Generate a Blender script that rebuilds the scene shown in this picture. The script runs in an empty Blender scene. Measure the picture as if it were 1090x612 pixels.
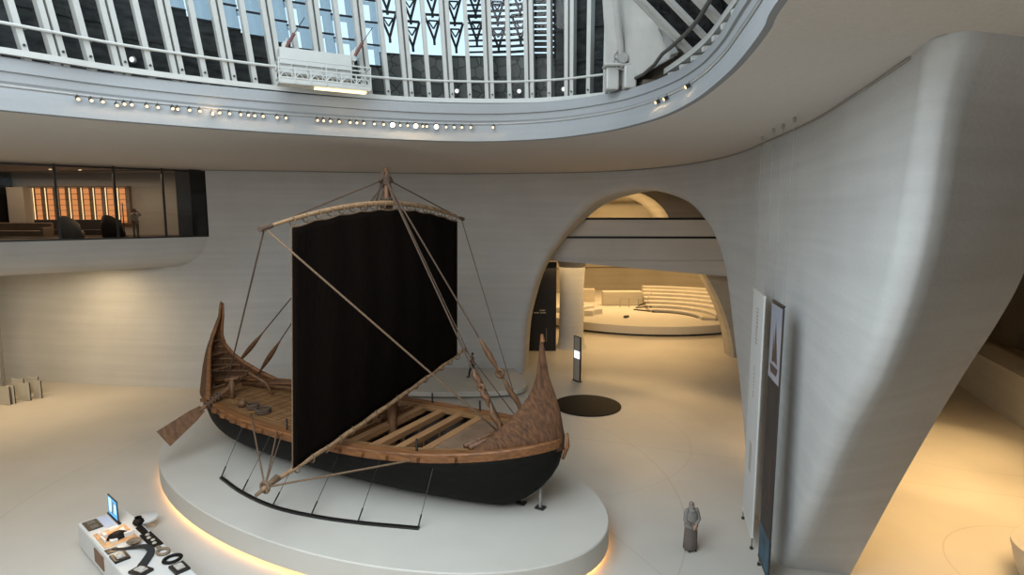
import bpy, bmesh, math, random
from mathutils import Vector, Matrix
R = random.Random(7)
PI = math.pi
SC = bpy.context.scene
COL = SC.collection

# ------------------------------------------------------------ camera
cam = bpy.data.cameras.new('camera')
cam.sensor_fit = 'HORIZONTAL'
cam.sensor_width = 36.0
cam.lens = 36.0 * 640.0 / 1090.0
cam.clip_end = 400
camo = bpy.data.objects.new('camera', cam)
COL.objects.link(camo)
camo.location = (0, 0, 11.5)
camo.rotation_euler = (math.radians(90 - 7.2), 0, 0)
SC.camera = camo

# ------------------------------------------------------------ exposure
SC.view_settings.view_transform = 'Standard'
SC.view_settings.look = 'None'
SC.view_settings.gamma = 1.0
SC.view_settings.use_curve_mapping = False
SC.view_settings.exposure = 0.38
SC.cycles.use_denoising = True
SC.cycles.max_bounces = 8
SC.cycles.diffuse_bounces = 5
SC.cycles.sample_clamp_indirect = 6.0
SC.cycles.caustics_reflective = False
SC.cycles.caustics_refractive = False

# ------------------------------------------------------------ sky
world = bpy.data.worlds.new('sky')
SC.world = world
world.use_nodes = True
wn = world.node_tree
wn.nodes.clear()
wo = wn.nodes.new('ShaderNodeOutputWorld')
wb = wn.nodes.new('ShaderNodeBackground')
wb.inputs['Color'].default_value = (0.62, 0.84, 1.0, 1)
wb.inputs['Strength'].default_value = 1.0
wn.links.new(wb.outputs[0], wo.inputs[0])

# ------------------------------------------------------------ large lights
def area(name, loc, size, power, color, rot=(0, 0, 0), spread=PI):
    l = bpy.data.lights.new(name, 'AREA')
    l.shape = 'RECTANGLE'
    l.size, l.size_y = size
    l.energy = power
    l.color = color
    l.spread = spread
    o = bpy.data.objects.new(name, l)
    COL.objects.link(o)
    o.location = loc
    o.rotation_euler = rot
    return o

def point_lamp(name, loc, power, color, radius=0.3):
    l = bpy.data.lights.new(name, 'POINT')
    l.energy = power; l.color = color; l.shadow_soft_size = radius
    o = bpy.data.objects.new(name, l); COL.objects.link(o); o.location = loc
    return o

def spot_lamp(name, loc, target, power, color, angle=60, blend=0.6, radius=0.15):
    l = bpy.data.lights.new(name, 'SPOT')
    l.energy = power; l.color = color; l.spot_size = math.radians(angle); l.spot_blend = blend
    l.shadow_soft_size = radius
    o = bpy.data.objects.new(name, l); COL.objects.link(o); o.location = loc
    d = Vector(target) - Vector(loc)
    o.rotation_euler = d.to_track_quat('-Z', 'Y').to_euler()
    return o

WARM = (1.0, 0.66, 0.30)
DAY = (0.87, 0.94, 1.0)
area('daylight_through_towers', (-5, 8, 27), (20, 20), 3300, DAY)
area('back_wall_fill', (-9, 2.0, 16.5), (16, 9), 2700, DAY, (math.radians(60), 0, math.radians(6)))  # added fill lamp aimed at the back wall, no rear tower behind it
area('rear_hall_fill', (-16, -8, 9.5), (22, 9), 650, (0.98, 0.97, 0.94), (math.radians(90), 0, math.radians(-12)))  # unseen fill added behind the camera to lift the walls
area('theatre_downlight', (13, 64, 11.5), (18, 18), 3800, WARM)
area('passage_downlight', (9.5, 50, 6.9), (14, 7), 620, WARM)
spot_lamp('arch_floor_spot', (7.0, 42.3, 13.5), (5.5, 33, 0), 3200, WARM, 75, .9, .1)
spot_lamp('arch_floor_spot_side', (8.8, 41.5, 13.4), (9.4, 31, 0), 3000, WARM, 50, .9, .1)
area('under_lounge_downlight', (-29.5, 32.6, 7.8), (12, 2.5), 650, (1.0, 0.74, 0.42), (0, 0, math.radians(42)))
area('lobby_downlight', (19, 21, 12.5), (9, 16), 950, WARM, spread=math.radians(80))
spot_lamp('lobby_floor_spot', (24, 30, 12.5), (22, 29, 0), 2200, WARM, 34, .8)
spot_lamp('lobby_floor_spot_near', (18, 24, 12.5), (18.5, 25, 0), 1800, WARM, 30, .9)
spot_lamp('lobby_floor_spot_side', (13, 18, 11), (13.0, 19.5, 0), 1500, WARM, 40, .9)
area('lounge_ceiling_light', (-28, 38.0, 13.8), (12, 3), 260, (1.0, 0.78, 0.55))
area('vault_light', (9.3, 52.3, 9.3), (6, 2), 170, WARM, (PI, 0, 0))

# ============================================================ materials
def new_mat(name):
    m = bpy.data.materials.new(name)
    m.use_nodes = True
    nt = m.node_tree
    b = nt.nodes['Principled BSDF']
    return m, nt, b

def mat(name, col, rough=0.6, noise=0.0, nscale=6.0, bump=0.0, metal=0.0, col2=None, stretch=(1, 1, 1), spec=0.5):
    m, nt, b = new_mat(name)
    b.inputs['Roughness'].default_value = rough
    b.inputs['Metallic'].default_value = metal
    b.inputs['Specular IOR Level'].default_value = spec
    if noise > 0 or col2 or bump > 0:
        tc = nt.nodes.new('ShaderNodeTexCoord')
        mp = nt.nodes.new('ShaderNodeMapping')
        mp.inputs['Scale'].default_value = stretch
        nz = nt.nodes.new('ShaderNodeTexNoise')
        nz.inputs['Scale'].default_value = nscale
        nz.inputs['Detail'].default_value = 6
        nt.links.new(tc.outputs['Object'], mp.inputs[0])
        nt.links.new(mp.outputs[0], nz.inputs['Vector'])
        rp = nt.nodes.new('ShaderNodeValToRGB')
        c1 = col
        c2 = col2 or tuple(max(0, c * (1 - noise)) for c in col)
        rp.color_ramp.elements[0].position = 0.3
        rp.color_ramp.elements[1].position = 0.7
        rp.color_ramp.elements[0].color = (*c2, 1)
        rp.color_ramp.elements[1].color = (*c1, 1)
        nt.links.new(nz.outputs[0], rp.inputs[0])
        nt.links.new(rp.outputs[0], b.inputs['Base Color'])
        if bump > 0:
            bp = nt.nodes.new('ShaderNodeBump')
            bp.inputs['Strength'].default_value = bump
            bp.inputs['Distance'].default_value = 0.05
            nt.links.new(nz.outputs[0], bp.inputs['Height'])
            nt.links.new(bp.outputs[0], b.inputs['Normal'])
    else:
        b.inputs['Base Color'].default_value = (*col, 1)
    return m

def emit(name, col, s):
    m = bpy.data.materials.new(name); m.use_nodes = True
    nt = m.node_tree; nt.nodes.clear()
    o = nt.nodes.new('ShaderNodeOutputMaterial'); e = nt.nodes.new('ShaderNodeEmission')
    e.inputs[0].default_value = (*col, 1); e.inputs[1].default_value = s
    nt.links.new(e.outputs[0], o.inputs[0])
    return m

def glass(name, col, trans=0.9, rough=0.05):
    m = bpy.data.materials.new(name); m.use_nodes = True
    nt = m.node_tree; nt.nodes.clear()
    o = nt.nodes.new('ShaderNodeOutputMaterial')
    t = nt.nodes.new('ShaderNodeBsdfTransparent'); t.inputs[0].default_value = (*col, 1)
    g = nt.nodes.new('ShaderNodeBsdfGlossy'); g.inputs['Roughness'].default_value = rough
    mx = nt.nodes.new('ShaderNodeMixShader'); mx.inputs[0].default_value = 1 - trans
    nt.links.new(t.outputs[0], mx.inputs[1]); nt.links.new(g.outputs[0], mx.inputs[2])
    nt.links.new(mx.outputs[0], o.inputs[0])
    return m

def plaster(name, col, amt=0.10, seams=()):
    """rendered earth-like wall: faint horizontal layers, blotches and a few pour seams at fixed heights"""
    m, nt, b = new_mat(name)
    b.inputs['Roughness'].default_value = 0.85
    b.inputs['Specular IOR Level'].default_value = 0.2
    tc = nt.nodes.new('ShaderNodeTexCoord')
    def nz(scale, st, det=5):
        mp = nt.nodes.new('ShaderNodeMapping'); mp.inputs['Scale'].default_value = st
        n = nt.nodes.new('ShaderNodeTexNoise'); n.inputs['Scale'].default_value = scale; n.inputs['Detail'].default_value = det
        nt.links.new(tc.outputs['Object'], mp.inputs[0]); nt.links.new(mp.outputs[0], n.inputs['Vector'])
        return n
    a = nz(1.0, (0.12, 0.12, 3.2)); c = nz(0.35, (1, 1, 1)); f = nz(9, (1, 1, 1.6), 3)
    ad = nt.nodes.new('ShaderNodeMath'); ad.operation = 'ADD'
    nt.links.new(a.outputs[0], ad.inputs[0]); nt.links.new(c.outputs[0], ad.inputs[1])
    ad2 = nt.nodes.new('ShaderNodeMath'); ad2.operation = 'MULTIPLY_ADD'; ad2.inputs[1].default_value = 0.35
    nt.links.new(f.outputs[0], ad2.inputs[0]); nt.links.new(ad.outputs[0], ad2.inputs[2])
    rp = nt.nodes.new('ShaderNodeValToRGB')
    rp.color_ramp.elements[0].position = 0.85; rp.color_ramp.elements[1].position = 1.5
    rp.color_ramp.elements[0].color = (*[x * (1 - amt) for x in col], 1)
    rp.color_ramp.elements[1].color = (*[min(1, x * (1 + amt * .6)) for x in col], 1)
    mr = nt.nodes.new('ShaderNodeMapRange'); mr.inputs[1].default_value = 0.7; mr.inputs[2].default_value = 1.6
    nt.links.new(ad2.outputs[0], mr.inputs[0]); nt.links.new(mr.outputs[0], rp.inputs[0])
    rp.color_ramp.elements[0].position = 0.2; rp.color_ramp.elements[1].position = 0.8
    nt.links.new(rp.outputs[0], b.inputs['Base Color'])
    bp = nt.nodes.new('ShaderNodeBump'); bp.inputs['Strength'].default_value = 0.15; bp.inputs['Distance'].default_value = 0.04
    nt.links.new(f.outputs[0], bp.inputs['Height']); nt.links.new(bp.outputs[0], b.inputs['Normal'])
    return m

def floor_material():
    m, nt, b = new_mat('pale_terrazzo')
    b.inputs['Roughness'].default_value = 0.42
    tc = nt.nodes.new('ShaderNodeTexCoord')
    nz = nt.nodes.new('ShaderNodeTexNoise'); nz.inputs['Scale'].default_value = 0.25; nz.inputs['Detail'].default_value = 4
    nt.links.new(tc.outputs['Object'], nz.inputs['Vector'])
    rp = nt.nodes.new('ShaderNodeValToRGB')
    rp.color_ramp.elements[0].color = (0.50, 0.465, 0.41, 1); rp.color_ramp.elements[0].position = .35
    rp.color_ramp.elements[1].color = (0.57, 0.53, 0.47, 1); rp.color_ramp.elements[1].position = .7
    nt.links.new(nz.outputs[0], rp.inputs[0])
    # thin inlaid joints: circles and a few straight lines
    last = None
    def add(v):
        nonlocal last
        if last is None: last = v
        else:
            mx = nt.nodes.new('ShaderNodeMath'); mx.operation = 'MAXIMUM'
            nt.links.new(last, mx.inputs[0]); nt.links.new(v, mx.inputs[1]); last = mx.outputs[0]
    def ring(cx_, cy_, r, w=0.03):
        vm = nt.nodes.new('ShaderNodeVectorMath'); vm.operation = 'DISTANCE'
        vm.inputs[1].default_value = (cx_, cy_, 0)
        nt.links.new(tc.outputs['Object'], vm.inputs[0])
        cp = nt.nodes.new('ShaderNodeMath'); cp.operation = 'COMPARE'; cp.inputs[1].default_value = r; cp.inputs[2].default_value = w
        nt.links.new(vm.outputs['Value'], cp.inputs[0]); add(cp.outputs[0])
    def line(nx, ny, d, w=0.02):
        vm = nt.nodes.new('ShaderNodeVectorMath'); vm.operation = 'DOT_PRODUCT'
        vm.inputs[1].default_value = (nx, ny, 0)
        nt.links.new(tc.outputs['Object'], vm.inputs[0])
        cp = nt.nodes.new('ShaderNodeMath'); cp.operation = 'COMPARE'; cp.inputs[1].default_value = d; cp.inputs[2].default_value = w
        nt.links.new(vm.outputs['Value'], cp.inputs[0]); add(cp.outputs[0])
    ring(17.6, 17.6, 3.3); ring(-6.4, 24, 13.2, .03); ring(24, 34, 9, .03); ring(2, 30, 7, .02)
    line(0.9, 0.43, 12, .02); line(-0.43, 0.9, 9, .02); line(0.35, 0.94, 29, .03)
    mx = nt.nodes.new('ShaderNodeMix'); mx.data_type = 'RGBA'
    sc = nt.nodes.new('ShaderNodeMath'); sc.operation = 'MULTIPLY'; sc.inputs[1].default_value = 0.22
    nt.links.new(last, sc.inputs[0]); nt.links.new(sc.outputs[0], mx.inputs['Factor'])
    nt.links.new(rp.outputs[0], mx.inputs['A']); mx.inputs['B'].default_value = (0.2, 0.17, 0.13, 1)
    nt.links.new(mx.outputs['Result'], b.inputs['Base Color'])
    return m

def wood(name, c1, c2, scale=3.0, stretch=(0.25, 3, 3), rough=0.6, bump=0.2):
    return mat(name, c1, rough, nscale=scale, bump=bump, col2=c2, stretch=stretch)

M = {}
M['wall'] = plaster('pale_grey_render', (0.54, 0.535, 0.515), 0.09)
M['soffit'] = mat('soffit_plaster', (0.60, 0.55, 0.50), 0.9, noise=.08, nscale=14, bump=.15)
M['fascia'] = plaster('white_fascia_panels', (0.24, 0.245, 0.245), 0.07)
M['floor'] = floor_material()
M['warmwall'] = plaster('sandy_render', (0.47, 0.43, 0.36), 0.12)
M['white'] = mat('white_steel', (0.40, 0.395, 0.365), 0.45, noise=.08, nscale=3)
M['whitepaint'] = mat('white_lacquer', (0.66, 0.64, 0.60), 0.35, noise=.04, nscale=1.5)
M['podium'] = mat('podium_white', (0.56, 0.53, 0.47), 0.5, noise=.05, nscale=.8)
M['darkmetal'] = mat('dark_metal', (0.02, 0.018, 0.016), 0.4, noise=.2, nscale=8)
M['blackpanel'] = mat('black_panel', (0.012, 0.010, 0.009), 0.35, noise=.2, nscale=2)
M['darkgrey'] = mat('dark_louvre', (0.035, 0.035, 0.036), 0.9, spec=.08, noise=.4, nscale=5)
M['greymetal'] = mat('grey_steel', (0.30, 0.29, 0.27), 0.4, noise=.15, nscale=6)
M['gold'] = mat('brushed_steel_strip', (0.50, 0.46, 0.40), 0.35, noise=.1, nscale=9)
M['hull'] = mat('bitumen_hull', (0.005, 0.0045, 0.004), 0.7, nscale=5, bump=.3, col2=(0.009, 0.0075, 0.006), stretch=(.4, 1, 2), spec=.15)
M['sail'] = mat('black_goat_hair_sail', (0.004, 0.0028, 0.0022), 0.95, nscale=8, bump=.35, col2=(0.007, 0.0045, 0.0032), stretch=(1, 3, .3), spec=.04)
M['plank'] = wood('light_plank', (0.30, 0.155, 0.058), (0.12, 0.055, 0.02))
M['gunwale'] = wood('orange_brown_wood', (0.27, 0.108, 0.032), (0.11, 0.042, 0.014))
M['beam'] = wood('beam_wood', (0.36, 0.185, 0.07), (0.24, 0.12, 0.055), stretch=(3, .3, 3))
M['darkwood'] = wood('dark_hold_wood', (0.05, 0.028, 0.016), (0.02, 0.012, 0.008))
M['spar'] = wood('pale_spar', (0.36, 0.22, 0.115), (0.20, 0.115, 0.055), scale=5, stretch=(1, 1, 1))
M['mast'] = wood('mast_wood', (0.19, 0.09, 0.038), (0.09, 0.04, 0.016), scale=4, stretch=(2, 2, .3))
M['rope'] = mat('brown_rope', (0.10, 0.06, 0.04), 0.9, nscale=30, bump=.4, col2=(0.08, 0.05, 0.03))
M['palerope'] = mat('pale_rope', (0.20, 0.125, 0.07), 0.9, nscale=30, bump=.4, col2=(0.11, 0.066, 0.036))
M['leather'] = mat('fibre_mat', (0.20, 0.12, 0.07), 0.85, nscale=2, bump=.2, col2=(0.13, 0.075, 0.04))

M['woven'] = wood('woven_reed', (0.15, 0.062, 0.020), (0.045, 0.018, 0.007), scale=2.2, stretch=(3, 9, 1.2), rough=.85, bump=.6)

def stone_mat():
    """dark irregular panels seen behind the mullions"""
    m, nt, b = new_mat('dark_fractured_panels')
    b.inputs['Roughness'].default_value = 0.5
    tc = nt.nodes.new('ShaderNodeTexCoord')
    vo = nt.nodes.new('ShaderNodeTexVoronoi'); vo.feature = 'DISTANCE_TO_EDGE'; vo.inputs['Scale'].default_value = 2.3
    vc = nt.nodes.new('ShaderNodeTexVoronoi'); vc.inputs['Scale'].default_value = 2.3
    nt.links.new(tc.outputs['Object'], vo.inputs['Vector']); nt.links.new(tc.outputs['Object'], vc.inputs['Vector'])
    r1 = nt.nodes.new('ShaderNodeValToRGB'); r1.color_ramp.elements[1].position = .06
    r1.color_ramp.elements[0].color = (0.01, 0.01, 0.01, 1); r1.color_ramp.elements[1].color = (1, 1, 1, 1)
    nt.links.new(vo.outputs['Distance'], r1.inputs[0])
    r2 = nt.nodes.new('ShaderNodeValToRGB')
    r2.color_ramp.elements[0].color = (0.045, 0.046, 0.042, 1); r2.color_ramp.elements[1].color = (0.13, 0.13, 0.115, 1)
    nt.links.new(vc.outputs['Color'], r2.inputs[0])
    mx = nt.nodes.new('ShaderNodeMix'); mx.data_type = 'RGBA'; mx.blend_type = 'MULTIPLY'; mx.inputs['Factor'].default_value = 1
    nt.links.new(r2.outputs[0], mx.inputs['A']); nt.links.new(r1.outputs[0], mx.inputs['B'])
    nt.links.new(mx.outputs['Result'], b.inputs['Base Color'])
    return m
M['stone'] = stone_mat()
M['louvre'] = mat('slate_lining', (0.06, 0.062, 0.06), 0.9, spec=.08, nscale=2.5, col2=(0.02, 0.02, 0.021), stretch=(1, 1, 2.5), noise=.5)
M['bluepane'] = glass('blue_grey_glazing', (0.40, 0.46, 0.50), 0.85, .2)
M['clear'] = glass('clear_glass', (0.93, 0.95, 0.95), 0.985, .02)
M['loungeglass'] = glass('tinted_lounge_glass', (0.72, 0.70, 0.68), 0.95, .02)
M['gateglass'] = mat('frosted_gate_glass', (.55, .53, .47), .25, noise=.05)
M['led'] = emit('warm_led_strip', (1.0, 0.52, 0.20), 9.0)
M['spotled'] = emit('spot_lens', (1.0, 0.74, 0.42), 1.8)
M['spotbig'] = emit('bright_spot_lens', (1.0, 0.82, 0.5), 6.0)
M['amber'] = emit('amber_shelf_backlight', (1.0, 0.38, 0.13), .75)
M['amberline'] = emit('amber_light_tube', (1.0, 0.72, 0.36), 1.6)
M['skinm'] = mat('skin', (0.42, 0.25, 0.17), 0.5, noise=.08, nscale=20)
M['ash'] = mat('ash_cloth', (0.235, 0.215, 0.19), 0.9, noise=.2, nscale=12, bump=.2)
M['mauve'] = mat('mauve_cloth', (0.15, 0.12, 0.105), 0.9, noise=.2, nscale=12, bump=.2)
M['beige'] = mat('beige_cloth', (0.42, 0.37, 0.31), 0.9, noise=.1, nscale=12)
M['blackcloth'] = mat('black_cloth', (0.015, 0.015, 0.016), 0.8, noise=.1, nscale=12)
M['hair'] = mat('dark_hair', (0.02, 0.014, 0.01), 0.6, noise=.3, nscale=40)
M['sofa'] = mat('dark_upholstery', (0.03, 0.022, 0.018), 0.8, noise=.2, nscale=10)
M['greyfab'] = mat('grey_upholstery', (0.20, 0.19, 0.17), 0.85, noise=.1, nscale=10)
M['tan'] = mat('tan_upholstery', (0.24, 0.17, 0.11), 0.85, noise=.25, nscale=6)
M['loungewall'] = plaster('lounge_wall', (0.40, 0.37, 0.32), 0.06)
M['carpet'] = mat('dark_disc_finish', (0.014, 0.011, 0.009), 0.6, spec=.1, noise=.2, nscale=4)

# ============================================================ mesh helpers
class MB:
    def __init__(s): s.v = []; s.f = []; s.mi = []; s.cur = 0
    def add(s, vs, fs):
        b = len(s.v); s.v += [tuple(v) for v in vs]
        for f in fs: s.f.append(tuple(b + i for i in f)); s.mi.append(s.cur)
        return s
    def box(s, c, size, mtx=None, taper=1.0):
        x, y, z = [d / 2 for d in size]
        vs = [Vector((sx * x * (taper if sz > 0 else 1), sy * y * (taper if sz > 0 else 1), sz * z)) for sz in (-1, 1) for sy in (-1, 1) for sx in (-1, 1)]
        if mtx is not None: vs = [mtx @ v for v in vs]
        vs = [v + Vector(c) for v in vs]
        return s.add(vs, [(0, 2, 3, 1), (4, 5, 7, 6), (0, 1, 5, 4), (2, 6, 7, 3), (0, 4, 6, 2), (1, 3, 7, 5)])
    def bar(s, a, b, w, h=None, up=(0, 0, 1)):
        """rectangular bar from a to b"""
        h = h or w
        a, b = Vector(a), Vector(b); d = (b - a)
        L = d.length; d.normalize()
        up = Vector(up)
        if abs(d.dot(up)) > .98: up = Vector((0, 1, 0))
        sx = d.cross(up).normalized(); sz = sx.cross(d).normalized()
        vs = []
        for p in (a, b):
            for (i, j) in ((-1, -1), (1, -1), (1, 1), (-1, 1)):
                vs.append(p + sx * i * w / 2 + sz * j * h / 2)
        return s.add(vs, [(0, 3, 2, 1), (4, 5, 6, 7), (0, 1, 5, 4), (1, 2, 6, 5), (2, 3, 7, 6), (3, 0, 4, 7)])
    def tube(s, pts, rad, n=8, cap=True, flat=1.0):
        pts = [Vector(p) for p in pts]
        if not hasattr(rad, '__len__'): rad = [rad] * len(pts)
        rings = []
        t0 = (pts[1] - pts[0]).normalized()
        up = Vector((0, 0, 1)) if abs(t0.z) < .9 else Vector((1, 0, 0))
        nx = t0.cross(up).normalized()
        b = len(s.v)
        for i, p in enumerate(pts):
            t = (pts[min(i + 1, len(pts) - 1)] - pts[max(i - 1, 0)]).normalized()
            nx = (nx - t * nx.dot(t)).normalized(); ny = t.cross(nx)
            for k in range(n):
                a = 2 * PI * k / n
                s.v.append(tuple(p + (nx * math.cos(a) + ny * math.sin(a) * flat) * rad[i]))
        for i in range(len(pts) - 1):
            for k in range(n):
                s.f.append((b + i * n + k, b + i * n + (k + 1) % n, b + (i + 1) * n + (k + 1) % n, b + (i + 1) * n + k)); s.mi.append(s.cur)
        if cap:
            s.f.append(tuple(b + k for k in reversed(range(n)))); s.mi.append(s.cur)
            e = b + (len(pts) - 1) * n
            s.f.append(tuple(e + k for k in range(n))); s.mi.append(s.cur)
        return s
    def grid(s, rows, close_u=False):
        """rows: list of equal length point lists"""
        n = len(rows[0]); b = len(s.v)
        for r in rows: s.v += [tuple(p) for p in r]
        for i in range(len(rows) - 1):
            for k in range(n if close_u else n - 1):
                k2 = (k + 1) % n
                s.f.append((b + i * n + k, b + i * n + k2, b + (i + 1) * n + k2, b + (i + 1) * n + k)); s.mi.append(s.cur)
        return s
    def lathe(s, prof, c=(0, 0, 0), n=32, sy=1.0, ang=2 * PI):
        rows = []
        for (r, z) in prof:
            rows.append([(c[0] + r * math.cos(ang * k / n), c[1] + r * sy * math.sin(ang * k / n), c[2] + z) for k in range(n)])
        return s.grid(rows, close_u=True)
    def prism(s, poly, z0, z1):
        n = len(poly); b = len(s.v)
        for z in (z0, z1):
            for p in poly: s.v.append((p[0], p[1], z))
        s.f.append(tuple(b + i for i in reversed(range(n)))); s.mi.append(s.cur)
        s.f.append(tuple(b + n + i for i in range(n))); s.mi.append(s.cur)
        for i in range(n):
            j = (i + 1) % n
            s.f.append((b + i, b + j, b + n + j, b + n + i)); s.mi.append(s.cur)
        return s
    def torus(s, c, R_, r, n=24, m=8, sy=1.0, rot=None):
        rows = []
        for i in range(n + 1):
            a = 2 * PI * i / n
            row = []
            for k in range(m):
                q = 2 * PI * k / m
                v = Vector(((R_ + r * math.cos(q)) * math.cos(a), (R_ + r * math.cos(q)) * math.sin(a) * sy, r * math.sin(q)))
                if rot is not None: v = rot @ v
                row.append(v + Vector(c))
            rows.append(row)
        return s.grid(rows, close_u=True)
    def build(s, name, m, parent=None, smooth=False, bevel=0.0, merge=False, loc=None, solid=0.0, auto=None):
        me = bpy.data.meshes.new(name)
        me.from_pydata(s.v, [], s.f)
        ms = m if isinstance(m, (list, tuple)) else [m]
        for q in ms: me.materials.append(q)
        if len(ms) > 1: me.polygons.foreach_set('material_index', s.mi)
        if merge or True:
            bm = bmesh.new(); bm.from_mesh(me)
            if merge: bmesh.ops.remove_doubles(bm, verts=bm.verts, dist=0.002)
            bmesh.ops.recalc_face_normals(bm, faces=bm.faces)
            bm.to_mesh(me); bm.free()
        if smooth: me.polygons.foreach_set('use_smooth', [True] * len(me.polygons))
        me.update()
        o = bpy.data.objects.new(name, me)
        COL.objects.link(o)
        if parent is not None: o.parent = parent
        if loc is not None: o.location = loc
        if solid:
            md = o.modifiers.new('solid', 'SOLIDIFY'); md.thickness = solid; md.offset = 0
        if bevel:
            md = o.modifiers.new('bevel', 'BEVEL'); md.width = bevel; md.segments = 2; md.limit_method = 'ANGLE'
        if auto and smooth:
            try: me.set_sharp_from_angle(angle=math.radians(auto))
            except Exception: pass
        return o

def tag(o, label=None, cat=None, group=None, kind=None):
    if label: o['label'] = label
    if cat: o['category'] = cat
    if group: o['group'] = group
    if kind: o['kind'] = kind
    return o

def empty(name, loc, rz=0.0, label=None, cat=None, group=None, kind=None):
    o = bpy.data.objects.new(name, None); COL.objects.link(o)
    o.location = loc; o.rotation_euler = (0, 0, rz); o.empty_display_size = .2
    return tag(o, label, cat, group, kind)

def copy_tree(o, parent=None):
    c = o.copy(); COL.objects.link(c)
    if parent is not None: c.parent = parent
    for ch in list(o.children): copy_tree(ch, c)
    return c

def cr(pts, n=8, closed=False):
    """Catmull-Rom through points"""
    P = [Vector(p) for p in pts]; out = []
    m = len(P); segs = m if closed else m - 1
    for i in range(segs):
        if closed: p0, p1, p2, p3 = P[(i - 1) % m], P[i], P[(i + 1) % m], P[(i + 2) % m]
        else:
            p1, p2 = P[i], P[i + 1]
            p0 = P[i - 1] if i > 0 else p1 * 2 - p2
            p3 = P[i + 2] if i + 2 < m else p2 * 2 - p1
        for k in range(n):
            t = k / n
            out.append(0.5 * ((2 * p1) + (p2 - p0) * t + (2 * p0 - 5 * p1 + 4 * p2 - p3) * t * t + (3 * p1 - p0 - 3 * p2 + p3) * t ** 3))
    if not closed: out.append(P[-1])
    return out

class Path:
    def __init__(s, pts):
        s.p = [Vector((q[0], q[1], 0)) for q in pts]; s.d = [0]
        for a, b in zip(s.p, s.p[1:]): s.d.append(s.d[-1] + (b - a).length)
        s.L = s.d[-1]
    def at(s, t):
        t = max(0, min(s.L, t))
        for i in range(len(s.d) - 1):
            if t <= s.d[i + 1] + 1e-9:
                f = (t - s.d[i]) / max(1e-9, s.d[i + 1] - s.d[i])
                return s.p[i].lerp(s.p[i + 1], f)
        return s.p[-1].copy()
    def out(s, t):
        a, b = s.at(t - .3), s.at(t + .3)
        d = (b - a).normalized()
        return Vector((-d.y, d.x, 0))
    def near(s, x, y):
        best = (1e9, 0)
        q = Vector((x, y, 0))
        for i in range(len(s.p) - 1):
            a, b = s.p[i], s.p[i + 1]; e = b - a
            f = max(0, min(1, (q - a).dot(e) / max(1e-9, e.dot(e))))
            dd = (q - a - e * f).length
            if dd < best[0]: best = (dd, s.d[i] + f * e.length)
        return best[1]

def lerp(a, b, t): return a + (b - a) * t
def interp(x, tab):
    if x <= tab[0][0]: return tab[0][1]
    for (a, fa), (b, fb) in zip(tab, tab[1:]):
        if x <= b: return lerp(fa, fb, (x - a) / (b - a))
    return tab[-1][1]

# ============================================================ ROOM SHELL
ZS = 14.1      # height of the hall soffit
def struct(o): o['kind'] = 'structure'; return o

struct(MB().add([(-70, -30, 0), (70, -30, 0), (70, 110, 0), (-70, 110, 0)], [(0, 1, 2, 3)]).build('floor', M['floor']))

wallpts = cr([(-62, 44), (-45, 42.0), (-33.5, 40.2), (-27, 39.0), (-21.5, 38.4), (-16, 39.0), (-10, 40.6), (-5, 41.9), (0.8, 41.6), (5.4, 40.2), (8.6, 36.5), (10.0, 32), (10.1, 27), (9.5, 23), (8.7, 18), (7.7, 14), (6.75, 10.6), (6.5, 9.9), (6.3, 9.2)], 10)
W = Path(wallpts)
A1 = [(0.8, 41.4, 0), (0.98, 41.3, 3.38), (1.36, 41.14, 5.39), (1.93, 40.99, 7.36), (2.86, 40.73, 9.17), (4.08, 40.4, 10.89), (5.27, 40.06, 12.12), (6.33, 39.06, 12.65), (7.42, 37.84, 12.84), (8.67, 36.24, 12.62), (9.4, 33.74, 11.92), (9.85, 32.19, 11.11), (9.95, 30.69, 10.23), (10, 29.09, 8.79), (10, 28.11, 7.32), (9.9, 26.99, 5.31), (9.7, 24.9, 2.5), (9.5, 23.0, 0)]
A1s = cr([(W.near(x, y), z, 0) for x, y, z in A1], 4)
A1s = [(v.x, max(0, v.y)) for v in A1s]
A2 = [(8.75, 18.3, 0), (7.74, 14.17, 5.66), (7.05, 11.88, 8.19), (6.75, 10.75, 9.9), (6.6, 10.2, 11.3), (6.5, 9.9, 12.7), (6.45, 9.7, 13.4), (6.3, 9.2, 14.1)]
A2s = [(v.x, max(0, v.y)) for v in cr([(W.near(x, y), z, 0) for x, y, z in A2], 8)]
C2 = cr([(10.8, 17.9, 0), (10.9, 16.0, 4.08), (10.9, 14.3, 7.3), (10.8, 13.2, 9.0), (10.7, 12.5, 10.24), (10.4, 11.7, 11.9), (10.2, 11.3, 12.9), (10.0, 10.8, 13.5), (9.8, 10.1, 14.1)], 8)

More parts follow.
